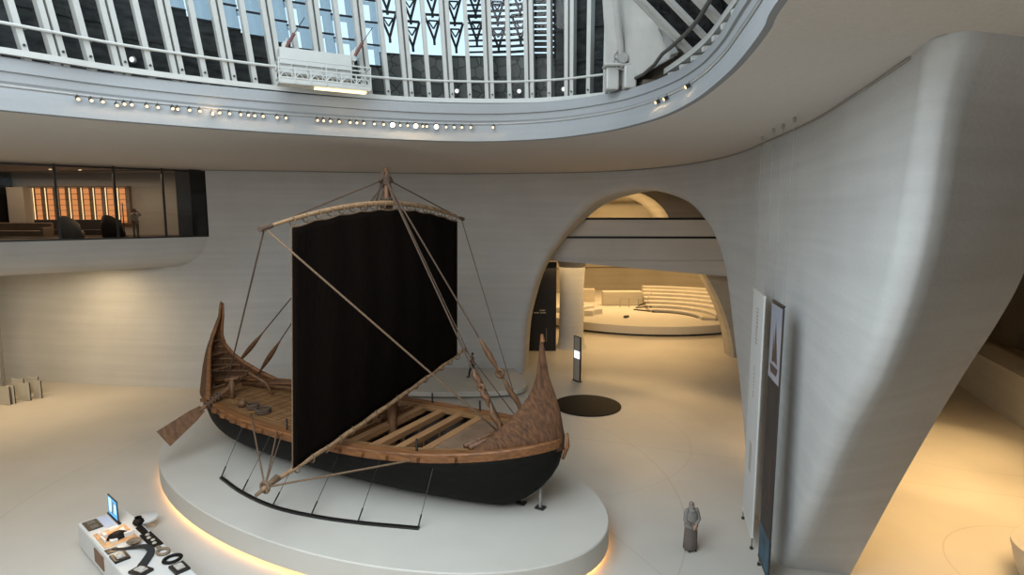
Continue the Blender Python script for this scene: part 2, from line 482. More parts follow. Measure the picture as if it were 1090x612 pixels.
def P3(s, z): 
    p = W.at(s); return Vector((p.x, p.y, z))
NR = 16
def arch_columns(curve, r, thick=None, outer=None):
    """columns from the soffit down the wall face, round the soft arris and back through the wall"""
    cols = []
    n = len(curve)
    for i, (s_, z_) in enumerate(curve):
        a = curve[max(0, i - 1)]; b = curve[min(n - 1, i + 1)]
        tx, tz = b[0] - a[0], b[1] - a[1]
        l = math.hypot(tx, tz) or 1
        # normal pointing away from the opening into the wall
        nx, nz = -tz / l, tx / l
        ps, pz = s_ + nx * r, max(0.0, z_ + nz * r) if z_ > .02 else 0.0
        if z_ <= .02: ps = s_ + (-r if nx < 0 else r)
        pz = min(pz, ZS)
        col = [P3(ps, lerp(ZS, pz, k / (NR - 1))) for k in range(NR)]
        O = W.out(s_)
        for k in range(1, 6):
            q = k / 5 * PI / 2
            off = r * (1 - math.sin(q)); back = r * (1 - math.cos(q))
            ss = s_ + nx * off; zz = max(0, z_ + nz * off) if z_ > .02 else 0
            zz = min(zz, ZS)
            col.append(P3(ss, zz) + O * back)
        if outer is None:
            for k in range(1, 4): col.append(P3(s_, z_) + O * (r + (thick - r) * k / 3))
        else:
            e = outer[i * (len(outer) - 1) // (n - 1)]
            st = col[-1]
            f = i * (len(outer) - 1) / (n - 1); i0 = int(f); e = outer[i0].lerp(outer[min(i0 + 1, len(outer) - 1)], f - i0)
            for k in range(1, 9): col.append(st.lerp(e, k / 8))
        cols.append((ps, col))
    return cols
cA = arch_columns(A1s, 0.55, thick=2.4)
cB = arch_columns(A2s, 0.38, outer=C2)

w = MB()
def plain(s0, s1, step=0.7):
    n = max(1, int((s1 - s0) / step))
    return [[P3(lerp(s0, s1, i / n), lerp(ZS, 0, k / (NR - 1))) for k in range(NR)] for i in range(n + 1)]
sL = W.near(-19.35, 38.55)
w.grid([[P3(lerp(0, sL, i / 50), lerp(9.88, 0, k / (NR - 1))) for k in range(NR)] for i in range(51)])
w.grid(plain(sL, cA[0][0]))
w.grid([c for _, c in cA])
w.build('wall_back', M['wall'], smooth=True, merge=True)['kind'] = 'structure'
w = MB()
w.grid(plain(cA[-1][0], cB[0][0], .5))
w.grid([c for _, c in cB])
wr = w.build('wall_right', M['wall'], smooth=True, merge=True); struct(wr)

# far side of the right pier, closes the volume
w = MB()
w.grid([[(p.x, p.y, p.z) for p in C2], [(lerp(p.x, 12.4, .6), lerp(p.y, 24, .9), p.z) for p in C2]])
struct(w.build('wall_pier_side', M['wall'], smooth=True))

# ---- the edge of the great round opening
F0p = [(-13.33, 16.11), (-11.11, 18.35), (-7.72, 20.75), (-4.01, 22.6), (-1.2, 23.2), (1.3, 22.3), (2.96, 20.42), (3.75, 18.7), (4.2, 16.9), (4.32, 14.6), (4.15, 12.22), (3.94, 10.69), (3.64, 9.13), (3.32, 7.84), (2.6, 3.5), (0, -3), (-6, -7), (-14, -5), (-18.5, 1), (-18.5, 8), (-16.3, 12.5)]
F1p = [(-13.35, 16.2), (-11.3, 18.55), (-8.02, 20.85), (-4.2, 22.65), (-0.88, 23.2), (1.5, 22.65), (3.3, 21.2), (4.2, 19.7), (4.75, 17.8), (4.9, 16.07), (4.75, 14.2), (4.4, 12.2), (4.1, 10.4), (3.7, 8.6), (2.9, 3.6), (0, -3.2), (-6, -7.2), (-14.1, -5.2), (-18.8, 1), (-18.8, 8), (-16.5, 12.6)]
F0 = [Vector((p.x, p.y, 14.1)) for p in cr([(a, b, 0) for a, b in F0p], 8, True)]
F1 = [Vector((p.x, p.y, 15.5)) for p in cr([(a, b, 0) for a, b in F1p], 8, True)]
NF = len(F0)
cen = Vector((-6, 9, 0))
def outw(pts, i):
    a, b = pts[(i - 1) % NF], pts[(i + 1) % NF]
    d = (b - a); d.z = 0; d.normalize()
    n = Vector((-d.y, d.x, 0))
    if n.dot(Vector((pts[i].x, pts[i].y, 0)) - cen) < 0: n = -n
    return n
rows = []
for i in range(NF):
    n0, n1 = outw(F0, i), outw(F1, i)
    def fp(f, o=0): 
        p = F0[i].lerp(F1[i], f); return p + n1 * o
    rows.append([F0[i] + n0 * .10, F0[i] + Vector((0, 0, .03)), fp(.2), fp(.43), fp(.47, .04), fp(.52, .04), fp(.56), fp(.72), fp(.74, -.06), fp(.97, -.06), fp(1.0, -.02), fp(1.0, .30) + Vector((0, 0, .02)), fp(.6, .32)])
rows.append(rows[0])
struct(MB().grid(rows).build('trim_1', M['fascia'], smooth=True, merge=True, auto=35))

# soffit: from the opening out past the walls
rows = []
RC = [(75, -35), (75, 112), (-75, 112), (-75, -35)]
def ray_rect(c, d):
    ts = []
    if d.x > 1e-6: ts.append((75 - c.x) / d.x)
    if d.x < -1e-6: ts.append((-75 - c.x) / d.x)
    if d.y > 1e-6: ts.append((112 - c.y) / d.y)
    if d.y < -1e-6: ts.append((-35 - c.y) / d.y)
    t = min(t for t in ts if t > 0); return c + d * t
for i in range(NF + 1):
    p = F0[i % NF] + outw(F0, i % NF) * .10
    d = (Vector((p.x, p.y, 0)) - cen).normalized()
    q = ray_rect(Vector((p.x, p.y, 0)), d)
    rows.append([(p.x, p.y, 14.1)] + [(lerp(p.x, q.x, f), lerp(p.y, q.y, f), 14.1) for f in (.06, .2, .5, 1)])
struct(MB().grid(rows).build('ceiling', M['soffit'], merge=True))
# slender shadow joint where soffit meets the wall
sj = [W.at(t) - W.out(t) * .02 for t in [i * .5 for i in range(int(W.L / .5))]]
struct(MB().tube([(p.x, p.y, 14.07) for p in sj if 10.5 < p.y < 44], .03, 5).build('trim_2', M['greymetal']))

# outer enclosure of the building, beyond what the hall shows
w = MB()
w.add([(-70, -30, 0), (70, -30, 0), (70, 110, 0), (-70, 110, 0), (-70, -30, 14.1), (70, -30, 14.1), (70, 110, 14.1), (-70, 110, 14.1)],
      [(0, 1, 5, 4), (1, 2, 6, 5), (2, 3, 7, 6), (3, 0, 4, 7)])
struct(w.build('wall_outer', M['warmwall']))

# ============================================================ GLAZING ABOVE THE OPENING
def bar_frame(name, m, parent, fn):
    b = MB(); fn(b); return b.build(name, m, parent)

win = empty('window_1', (0, 0, 0)); win['kind'] = 'structure'
base = Path([(v.x, v.y) for v in cr([(-15.4, 13.8, 0), (-12.95, 16.75, 0), (-11.2, 18.75, 0), (-8.0, 21.15, 0), (-4.3, 23.0, 0), (-0.9, 23.55, 0), (1.6, 23.2, 0), (3.9, 22.0, 0)], 10)])
s_a = base.near(-12.8, 16.6); s_b = base.near(3.45, 22.3)
NB = 25
LEAN = Vector((-.032, -.25, 1.0))
HGT = 6.4
pos = []
for i in range(-3, NB + 1):
    s_ = s_a + (s_b - s_a) * i / NB
    if s_ < 0: s_ = s_a + (s_b - s_a) * i / NB
    pos.append((i, s_))
def bpt(s_, off=0.0, h=0.0):
    p = base.at(s_) if s_ >= 0 else base.p[0] + (base.p[0] - base.p[1]).normalized() * (-s_)
    d = base.out(max(0, s_))
    return Vector((p.x, p.y, 15.55)) + d * off + LEAN * h
for i, s_ in pos:
    b = MB()
    o_ = base.out(max(0, s_)); t_ = Vector((o_.y, -o_.x, 0))
    if i % 2 == 0:
        b.bar(bpt(s_, .15, -.3), bpt(s_, .15, HGT), .15, .34, up=o_)
    else:
        for sg in (-1, 1):
            b.bar(bpt(s_, .15, -.3) + t_ * sg * .105, bpt(s_, .15, HGT) + t_ * sg * .105, .14, .34, up=o_)
        b.bar(bpt(s_, .25, -.3), bpt(s_, .25, HGT), .08, .1, up=o_)
    b.build('mullion', M['white'], win)
    k = MB()
    q = bpt(s_, -.045, .33) + (t_ * .105 if i % 2 else Vector((0, 0, 0)))
    k.tube([q + o_ * .02, q - o_ * .02], .035, 8)
    k.build('bolt', M['darkmetal'], win)
# sill rail, ledge beam, handrail
sill = MB()
for off, z, ww, hh in ((-.16, .08, .16, .16),):
    prev = None
    for k in range(61):
        s_ = lerp(s_a - 2.2, s_b, k / 60)
        p = bpt(max(0, s_), off) + Vector((0, 0, z))
        if prev is not None: sill.bar(prev, p, ww, hh)
        prev = p
sill.build('ledge_beam', M['white'], win)
hr = MB()
hr.tube([bpt(max(0, lerp(s_a - 2.2, s_b - .1, k / 60)), -.2) + Vector((0, 0, .78)) for k in range(61)], .045, 8)
for i, s_ in pos:
    if s_ > 0: hr.bar(bpt(s_, -.2) + Vector((0, 0, .78)), bpt(s_, .12) + Vector((0, 0, .78)), .05)
hr.build('handrail', M['white'], win)

# lining behind each bay, with its openings to the sky
def quad(b, s0, s1, h0, h1, off):
    b.add([bpt(s0, off, h0), bpt(s1, off, h0), bpt(s1, off, h1), bpt(s0, off, h1)], [(0, 1, 2, 3)])
def qbar(b, s0, h0, s1, h1, off, wd=.05):
    b.bar(bpt(s0, off, h0), bpt(s1, off, h1), wd, .05, up=(0, 1, 0))
sp = (s_b - s_a) / NB
louv = MB(); stone = MB(); blue = MB(); fret = MB(); ribs = MB()
OFF = .95
for i in range(-3, NB):
    s0 = s_a + sp * i - .02; s1 = s0 + sp + .04
    ss = max(0, s0)
    if i <= 2 or i >= 22:
        quad(louv, s0, s1, -1.2, HGT, OFF)
        for h in (0.3, 1.5, 2.6, 3.8): qbar(ribs, s0, h, s1, h + .02, OFF - .05, .03)
        continue
    hs = interp(i, [(3, 2.7), (6, 2.1), (9, 1.75), (13, 1.35), (14, 1.8), (21, 1.85)])
    quad(stone if i >= 12 else louv, s0, s1, -1.2, hs, OFF)
    for h in (0.35, 1.2): 
        if i < 12: qbar(ribs, s0, h, s1, h, OFF - .05, .03)
    if i <= 13:
        # left part blue glazing, right part open with ladder bars
        fr = interp(i, [(3, .75), (8, .62), (13, .25)])
        sm = s0 + sp * (1 - fr)
        quad(blue, sm, s1, hs, HGT, OFF)
        h = hs; k = 0
        while h < HGT:
            qbar(ribs, s0, h, s1, h, OFF - .04, .06)
            gap = .12 + .10 * (k % 2)
            quad(blue if i > 7 else louv, s0, sm, h + .55, h + .55 + gap, OFF - .01)
            if k % 3 == 2 and i < 9: quad(louv, s0, sm, h, h + .55, OFF - .01)
            h += .66 + gap * .4; k += 1
    elif i <= 20:
        # stacked open triangles, points down
        h = hs + (.22 if i % 2 else .48)
        qbar(fret, s0, hs + .02, s1, hs + .02, OFF, .05)
        a0, a1, am = s0 + .11, s1 - .11, (s0 + s1) / 2
        while h < HGT:
            top = h + .92
            qbar(fret, a0, top, a1, top, OFF - .05, .085)
            qbar(fret, a0, top, am, h + .08, OFF - .05, .085)
            qbar(fret, a1, top, am, h + .08, OFF - .05, .085)
            qbar(fret, am, h - .1, am, h + .12, OFF - .05, .09)
            b0, b1 = lerp(a0, am, .42), lerp(a1, am, .42)
            qbar(fret, b0, top - .2, b1, top - .2, OFF - .05, .05)
            qbar(fret, b0, top - .2, am, h + .45, OFF - .05, .05)
            qbar(fret, b1, top - .2, am, h + .45, OFF - .05, .05)
            h += .92
        if i >= 18:
            hh = hs
            while hh < HGT:
                qbar(ribs, s0, hh, s1, hh + .03, OFF + .15, .09 if i > 18 else .06); hh += .2
    else:
        hh = hs
        while hh < HGT:
            qbar(ribs, s0, hh, s1, hh - .05, OFF - .05, .15); hh += .2
louv.build('lining_panel', M['louvre'], win)
stone.build('lower_panel', M['stone'], win)
blue.build('blue_pane', M['bluepane'], win)
fret.build('triangle_fretwork', M['darkgrey'], win)
ribs.build('transom', M['darkgrey'], win)
# the front glass skin between the mullions
gl = MB()
for i in range(-3, NB):
    s0 = s_a + sp * i; quad(gl, s0, s0 + sp, 0, HGT, .34)
gl.build('pane', M['clear'], win)

# right hand glazing, leaning steeply over
win2 = empty('window_2', (0, 0, 0)); win2['kind'] = 'structure'
LE2 = Vector((-1.12, -.12, 1.0))
base2 = [Vector((v.x, v.y, 15.9)) for v in cr([(5.0, 19.2, 0), (5.15, 17.2, 0), (5.15, 15.5, 0), (4.95, 13.6, 0), (4.7, 11.6, 0), (4.4, 9.6, 0), (4.1, 7.6, 0)], 6)]
pb2 = Path([(v.x, v.y) for v in base2])
def b2(s_, h=0, off=0, dz=0):
    p = pb2.at(s_); return Vector((p.x + off, p.y, 15.75 + dz)) + LE2 * h
s_ = 1.75; k = 0
while s_ < pb2.L:
    b = MB()
    if k % 2: b.bar(b2(s_, -.2), b2(s_, 4.2), .22, .10, up=(1, 0, 1))
    else:
        for sg in (-.11, .11): b.bar(b2(s_ + sg, -.2), b2(s_ + sg, 4.2), .17, .10, up=(1, 0, 1))
    b.build('mullion', M['white'], win2)
    s_ += 1.3; k += 1
b = MB()
for k in range(40): 
    b.add([b2(pb2.L * k / 40, -.8, .9), b2(pb2.L * (k + 1) / 40, -.8, .9), b2(pb2.L * (k + 1) / 40, 4.4, .9), b2(pb2.L * k / 40, 4.4, .9)], [(0, 1, 2, 3)])
b.build('lining_panel', M['louvre'], win2)
b = MB()
for k in range(14):
    s0 = .4 + k * .98
    for j in range(7): b.bar(b2(s0 + .1, j * .6, .8), b2(s0 + .8, j * .6 + .35, .8), .06, .05); b.bar(b2(s0 + .8, j * .6 + .1, .8), b2(s0 + .2, j * .6 + .55, .8), .05, .05)
b.build('lattice_bar', M['darkgrey'], win2)
b = MB()
prev = None
for k in range(41):
    p = b2(pb2.L * k / 40, 0, -.22, .02)
    if prev is not None: b.bar(prev, p, .22, .16)
    prev = p
b.build('ledge_beam', M['white'], win2)
b = MB()
for k in range(15):
    p = b2(.5 + k * .95, 0, -.34, -.18); b.bar(p, p + Vector((.3, 0, .05)), .16, .12)
b.build('ledge_bracket', M['white'], win2)
b = MB()
b.tube([(4.0, 20.3, 15.8), (4.2, 19.9, 15.85), (4.38, 19.2, 15.98)] + [b2(pb2.L * k / 30, 0, -.64, .35) for k in range(2, 31)], .055, 8)
b.build('handrail', mat('dark_handrail', (.045, .042, .036), .5, noise=.1), win2)
# corner plates between the two glazings
b = MB()
cp = [(3.55, 21.6, 15.7), (5.1, 19.6, 15.9), (5.0, 18.9, 15.95)]
top = (-1.4, 18.6, 21.5); top2 = (1.5, 20.2, 21.5)
b.add([(3.4, 21.7, 15.6), (4.85, 18.8, 16.1), (2.95, 21.0, 20.6), (2.65, 19.9, 20.9)], [(0, 1, 2, 3)])
b.build('corner_plate', M['white'], win2, solid=.12)
b = MB()
b.bar((4.85, 18.75, 16.15), (2.9, 20.9, 20.6), .26, .16, up=(0, -1, .4))
b.bar((3.5, 21.5, 15.7), (3.0, 20.2, 20.8), .12, .16, up=(0, -1, .4))
b.bar((4.35, 19.6, 16.3), (3.3, 20.4, 19.0), .12, .14, up=(0, -1, .4))
b.build('corner_rib', M['white'], win2)
b = MB()
b.add([(3.95, 20.75, 16.15), (5.2, 18.75, 16.5), (5.25, 19.7, 16.4), (4.0, 21.7, 16.0)], [(0, 1, 2, 3)])
b.build('corner_shelf', M['white'], win2, solid=.12)
b = MB()
b.box((4.95, 21.2, 15.3), (1.4, 2.0, .9)); b.add([(3.6, 23.2, 14.6), (6.6, 17.6, 14.6), (5.2, 18.6, 17.6), (3.3, 22.6, 17.6)], [(0, 1, 2, 3)]); b.build('corner_recess', mat('shadowed_recess', (.16, .13, .10), .9, noise=.2), win2)  # solid box and backing sheet, the recess shade is put into their brown
b = MB()
b.tube([(3.62, 20.55, 16.5), (2.85, 18.9, 19.4)], .11, 12)
b.build('tie_pipe', M['white'], win2)
b = MB()
for q in range(9):
    a = q * 2 * PI / 9
    c_ = Vector((3.62, 20.5, 16.45)) + Vector((math.cos(a) * .2, -.05, math.sin(a) * .24))
    b.torus(c_, .1, .035, 10, 6, rot=Matrix.Rotation(PI / 2, 3, 'X') @ Matrix.Rotation(a, 3, 'Z'))
b.tube([(3.62, 20.62, 16.45), (3.62, 20.3, 16.45)], .16, 12)
b.build('pipe_bracket', M['greymetal'], win2)
b = MB()
b.box((3.32, 20.75, 15.86), (.42, .5, .72)); b.box((3.86, 20.5, 15.86), (.4, .5, .72)); b.box((3.6, 20.65, 16.27), (1.15, .62, .1))
b.build('corner_housing', M['white'], win2, bevel=.05)

# small up-lights behind the ledge
for k, (x, y) in enumerate([(-9.75, 20.1), (-.2, 23.75 - .1), (1.55, 23.4)]):
    pass
u0 = None
for k, sx in enumerate((s_a + sp * 3.62, s_a + sp * 17.4, s_a + sp * 20.4, s_a + sp * 22.5)):
    p = bpt(sx, .62, .55)
    t = empty('uplight', p, 0, ['small white glare lamp behind the mullions at far left of the skylight', 'small round lamp behind the mullions under the triangle fretwork, left one', 'small round lamp behind the mullions under the triangle fretwork, right one', 'oval lamp behind the last mullions before the corner housing'][k], 'lamp')
    b = MB(); b.lathe([(.02, -.04), (.09, -.04), (.11, 0), (.09, .05)], n=14); h_ = b.build('lamp_housing', M['white'], t, smooth=True); h_.rotation_euler = (PI / 2, 0, 0)
    b = MB(); b.lathe([(.001, .0), (.075, .0)], n=14); l_ = b.build('lamp_lens', emit('uplight_lens', (.95, .98, .95), 1.1), t); l_.rotation_euler = (PI / 2, 0, 0); l_.location = (0, -.06, 0)

# ============================================================ ceiling spot track
tr = MB()
tr.tube([F0[i % NF].lerp(F1[i % NF], .47) - outw(F1, i % NF) * .0 for i in list(range(NF - 8, NF)) + list(range(0, 112))], .03, 6)
tag(tr.build('spotlight_track', M['greymetal']), 'thin dark rod running along the white band of the round opening', 'lighting track')
spots = [(-11.95, 17.16), (-11.8, 17.44), (-11.55, 17.58), (-11.65, 18.17), (-11.13, 17.87), (-11.0, 18.01), (-10.77, 18.32), (-10.65, 18.63), (-10.41, 18.96), (-10.24, 18.96), (-9.95, 19.12), (-9.72, 19.29), (-9.66, 19.82), (-9.28, 19.64), (-9.18, 20.01), (-8.78, 20.01), (-8.62, 20.19), (-8.4, 20.19), (-8.21, 20.38), (-7.82, 20.58), (-7.61, 20.77), (-6.77, 21.39), (-6.54, 21.39), (-6.28, 21.39), (-6.05, 21.6), (-5.74, 21.82), (-5.48, 21.82), (-5.21, 21.82), (-4.9, 22.04), (-4.64, 22.27), (-4.39, 22.5), (-4.0, 22.27), (-3.8, 22.5), (-3.57, 22.74), (-3.22, 22.5), (-3.08, 22.5), (-2.84, 22.98), (-2.42, 22.74), (-2.11, 22.74), (-1.86, 22.98), (-1.52, 22.74), (-0.64, 23.48), (4.86, 18.01), (4.94, 17.44), (4.76, 15.69)]
FM = [F0[i].lerp(F1[i], .43) for i in range(NF)]
FMp = Path([(p.x, p.y) for p in FM[:-20]])
for k, (x, y) in enumerate(spots):
    s_ = FMp.near(x, y); p = FMp.at(s_); o_ = FMp.out(s_)
    big = k in (30, 33, 36)
    if k < 21: lab, g = 'small track spotlight in the long left string on the white band', 'left string of track spotlights'
    elif big: lab, g = 'large glowing track spotlight, one of the brightest on the white band', 'brightest track spotlights'
    elif k < 41: lab, g = 'small track spotlight in the middle string on the white band', 'middle string of track spotlights'
    elif k == 41: lab, g = 'lone track spotlight just right of the middle string', 'single track spotlights'
    else: lab, g = ['lowest left of the three spotlights on the right bend of the band', 'middle of the three spotlights on the right bend of the band', 'top right of the three spotlights on the right bend of the band'][k - 42], 'right bend spotlights'
    r_ = .085 if big else .045
    if big or k % 2 == 0 or k > 40:
        q_ = p - o_ * .20; point_lamp('spot_glow', (q_.x, q_.y, 14.62), 24.0 if big else 7.0, (1, .70, .36), .03)
    t = empty('track_spotlight', (p.x - o_.x * .1, p.y - o_.y * .1, 14.66 - (.06 if k in (3, 12) else 0)), 0, lab, 'spotlight', g)
    aim = Vector((-o_.x, -o_.y, -.55)).normalized()
    b = MB(); b.tube([-aim * .02, aim * .10], r_ + .012, 10); b.build('spot_housing', M['darkmetal'], t)
    b = MB(); b.tube([(0, 0, 0), (0, 0, .1)], .012, 6); b.build('stem', M['darkmetal'], t)
    b = MB(); b.tube([aim * .102, aim * .112], r_, 12); b.build('spot_lens', M['spotbig'] if big else M['spotled'], t)

# ============================================================ maintenance cradle on the ledge
t = empty('maintenance_cradle', (-6.25, 20.75, 15.55), math.radians(28.5), 'white window-cleaning gondola hanging over the ledge of the skylight', 'cradle')
b = MB()
b.box((0, 0, .05), (2.95, .62, .06)); b.box((0, -.3, .12), (2.95, .04, .14)); b.box((0, .3, .12), (2.95, .04, .14))
b.build('platform', M['white'], t)
b = MB()
for y in (-.32, .32):
    for z in (.5, .78): b.bar((-1.47, y, z), (1.47, y, z), .04)
    b.bar((-1.47, y, .2), (1.47, y, .2), .04)
    n = 6
    for i in range(n + 1):
        x = -1.47 + i * 2.94 / n; b.bar((x, y, .05), (x, y, .8 if y > 0 or i in (0, 6, 3) else .5), .035)
        if i < n:
            b.bar((x, y, .2), (x + .245, y, .5), .025); b.bar((x + .245, y, .5), (x + .49, y, .2), .025)
for x in (-1.47, 1.47):
    for z in (.5, .78, .2): b.bar((x, -.32, z), (x, .32, z), .035)
b.build('guard_rail', M['white'], t)
b = MB(); b.box((-.15, .62, .86), (2.35, .5, .86)); b.box((-.15, .36, .80), (2.3, .02, .04))
b.build('machine_housing', M['white'], t, bevel=.03)
for sx in (-1.15, 1.1):
    b = MB()
    b.tube([(sx, .5, .95), (sx, .48, 1.5)], .035, 8); b.tube([(sx - .3, .5, .4), (sx + .02, .48, 1.38), (sx + .1, .45, 1.6)], .03, 8)
    b.box((sx, .48, 1.28), (.16, .14, .3))
    d_ = b.build('davit', M['white'], t)
    b = MB(); b.tube([(sx + .05, .42, 1.3), (sx + .3, .3, 1.75)], .055, 8); b.build('hose_reel_arm', mat('red_brown_sleeve', (.12, .04, .03), .6, noise=.1), d_)
    b = MB(); b.tube([(sx + .3, .3, 1.75), (sx + .62, .15, 2.25)], .014, 5); b.build('thin_rod', M['darkmetal'], d_)
b = MB(); b.box((.5, -.1, -.02), (1.7, .22, .05)); b.build('lit_underside', emit('warm_underside_lamp', (1, .72, .36), 2.2), t)
point_lamp('cradle_glow', (-5.2, 21.0, 15.35), 6, (1, .7, .35), .08)

# ============================================================ LOUNGE behind glass, upper left
FA, FB = Vector((-33.5, 25.6, 0)), Vector((-19.1, 38.85, 0))
FAC = Path([(FA.x, FA.y), (FB.x, FB.y)])
fo = FAC.out(5)          # away from the hall
fl = FAC.L
# rounded white belly below the glass
rows = []
for i in range(41):
    s_ = fl * (i / 40)
    p = FAC.at(s_) 
    row = [Vector((p.x, p.y, 9.98)) + fo * .25, Vector((p.x, p.y, 9.98)), Vector((p.x, p.y, 9.9))]
    for k in range(1, 13):
        q = k / 12 * PI / 2
        row.append(Vector((p.x, p.y, 0)) + fo * (1.5 * (1 - math.cos(q))) + Vector((0, 0, 9.9 - 1.9 * math.sin(q) ** 1.0)))
    row.append(Vector((p.x, p.y, 8.0)) + fo * 12)
    rows.append(row)
struct(MB().grid(rows).build('trim_3', M['wall'], smooth=True, auto=50))
w = MB(); w.add([(-33.5, 25.6, 9.92), (-19.1, 38.85, 9.92), (-17, 47, 9.92), (-50, 47, 9.92), (-50, 25.6, 9.92)], [(0, 1, 2, 3, 4)])
struct(w.build('floor_lounge', mat('lounge_floor', (.10, .075, .055), .4, noise=.2)))
# glass front
win3 = empty('window_3', (0, 0, 0)); win3['kind'] = 'structure'
def fpt(s_, z, off=0): 
    p = FAC.at(s_); return Vector((p.x, p.y, z)) + fo * off
mull = []
for (x, y) in ((-26.35, 32.2), (-24.1, 34.25), (-21.65, 36.5), (-20.1, 37.95), (-19.25, 38.7), (-29.2, 29.6), (-32, 27.0)):
    s_ = FAC.near(x, y); mull.append(s_)
mull = sorted([FAC.near(x, y) for (x, y) in ((-25.02, 33.4), (-23.0, 35.26), (-21.16, 36.95), (-27.3, 31.3), (-29.6, 29.2))])
for s_ in mull:
    b = MB(); b.bar(fpt(s_, 9.9, .06), fpt(s_, 14.1, .06), .11, .16, up=fo); b.build('mullion', M['darkmetal'], win3)
b = MB()
for z in (9.95, 14.0): b.bar(fpt(0, z, .06), fpt(fl, z, .06), .14, .1)
b.build('window_frame', M['darkmetal'], win3)
b = MB(); b.bar(fpt(FAC.near(-20.05, 37.98), 12, .1), fpt(fl, 12, .1), .10, 4.2); b.build('dark_end_panel', M['blackpanel'], win3)
b = MB(); b.add([fpt(0, 9.95, .05), fpt(fl, 9.95, .05), fpt(fl, 14.05, .05), fpt(0, 14.05, .05)], [(0, 1, 2, 3)]); b.build('pane', M['loungeglass'], win3)
# inner walls of the lounge
w = MB(); w.add([(-50, 41.4, 9.9), (-16.5, 41.4, 9.9), (-16.5, 41.4, 14.1), (-50, 41.4, 14.1)], [(0, 1, 2, 3)])
struct(w.build('wall_lounge_back', M['loungewall']))
w = MB(); w.add([(-21.2, 38.4, 9.9), (-19.0, 41.5, 9.9), (-19.0, 41.5, 14.1), (-21.2, 38.4, 14.1)], [(0, 1, 2, 3)])
struct(w.build('wall_lounge_side', mat('lounge_side', (.22, .21, .2), .8, noise=.1)))
w = MB(); w.box((-34.6, 40.4, 12), (1.6, 1.6, 4.2)); struct(w.build('wall_lounge_return', M['blackpanel']))
w = MB(); w.box((-32.9, 40.7, 11.5), (1.1, .9, 3.2)); struct(w.build('wall_lounge_alcove', M['beige']))
# amber display wall
t = empty('backlit_shelf_wall', (-29.2, 41.15, 9.93), 0, 'amber backlit shelving wall glowing inside the upper left lounge', 'shelving')
b = MB(); b.box((0, .12, 2.0), (6.5, .04, 2.35)); b.build('backlight', M['amber'], t)
b = MB()
for i in range(9): b.box((-3.25 + i * 6.5 / 8, -.02, 2.0), (.26, .26, 2.4))
b.build('upright', M['tan'], t)
b = MB()
for i in range(8): b.box((-3.25 + (i) * 6.5 / 8 + .18, -.16, 2.0), (.035, .04, 2.3))
b.build('light_tube', M['amberline'], t)
b = MB()
for j in range(7): b.box((0, 0, .9 + j * .37), (6.5, .3, .03))
b.box((0, -.05, 3.22), (6.7, .4, .1))
b.build('shelf', M['tan'], t)
# seating
def sofa(loc, L, lab, m_, h=.8):
    t = empty('sofa', loc, 0, lab, 'sofa')
    b = MB(); b.box((0, 0, .25), (L, .85, .34)); b.build('seat', m_, t, bevel=.05)
    b = MB(); b.box((0, .36, h * .6), (L, .2, h * .8)); b.build('backrest', m_, t, bevel=.06)
    for sx in (-1, 1):
        b = MB(); b.box((sx * (L / 2 - .08), 0, .42), (.18, .9, .4)); b.build('armrest', m_, t, bevel=.05)
sofa((-28.4, 39.2, 9.93), 5.6, 'long dark sofa in front of the amber shelving', M['sofa'], 1.05)
sofa((-30.6, 36.6, 9.93), 5.0, 'low tan patterned sofa at the far left behind the lounge glass', M['tan'], .9)
def tub_chair(loc, lab, m_, r=.55, h=1.05):
    t = empty('tub_chair', loc, 0, lab, 'chair')
    b = MB(); b.lathe([(.001, 0), (r, .0), (r * 1.02, .3), (r * .9, .45), (.001, .48)], n=20); b.build('seat', m_, t, smooth=True)
    rows = []
    for k in range(17):
        a = PI * (.05 + .9 * k / 16) + PI
        hh = h * (.62 + .38 * math.sin(PI * k / 16))
        rows.append([(math.cos(a) * r * f, math.sin(a) * r * f, z) for f, z in ((1.0, .1), (1.08, hh * .6), (.95, hh), (.85, hh * .97), (.86, .4))])
    b = MB(); b.grid(rows); b.build('backrest', m_, t, smooth=True, solid=.04)
tub_chair((-26.2, 35.9, 9.93), 'grey tub chair behind the second lounge pane', M['greyfab'], .62, 1.3)
tub_chair((-24.35, 36.9, 9.93), 'black tub chair beside the standing visitor in the lounge', M['sofa'], .6, 1.35)
t = empty('standing_lamp', (-24.4, 38.0, 9.93), 0, 'thin dark floor lamp stem behind the black tub chair', 'lamp')
b = MB(); b.tube([(0, 0, 0), (0, 0, 2.1)], .03, 6); b.build('pole', M['darkmetal'], t)
b = MB(); b.lathe([(.001, 0), (.2, 0), (.2, .03), (.001, .04)], n=16); b.build('base', M['darkmetal'], t)
for k, (x, y) in enumerate([(-28.4, 37.6), (-27, 38.2), (-33, 38.5)]):
    t = empty('ceiling_spot', (x, y, 14.06), 0, 'small round downlight in the lounge ceiling above the %s' % ['tan sofa', 'grey tub chair', 'dark left corner'][k], 'lamp')
    b = MB(); b.lathe([(.001, 0), (.07, 0), (.09, .02)], n=12); b.build('lens', M['spotled'], t)

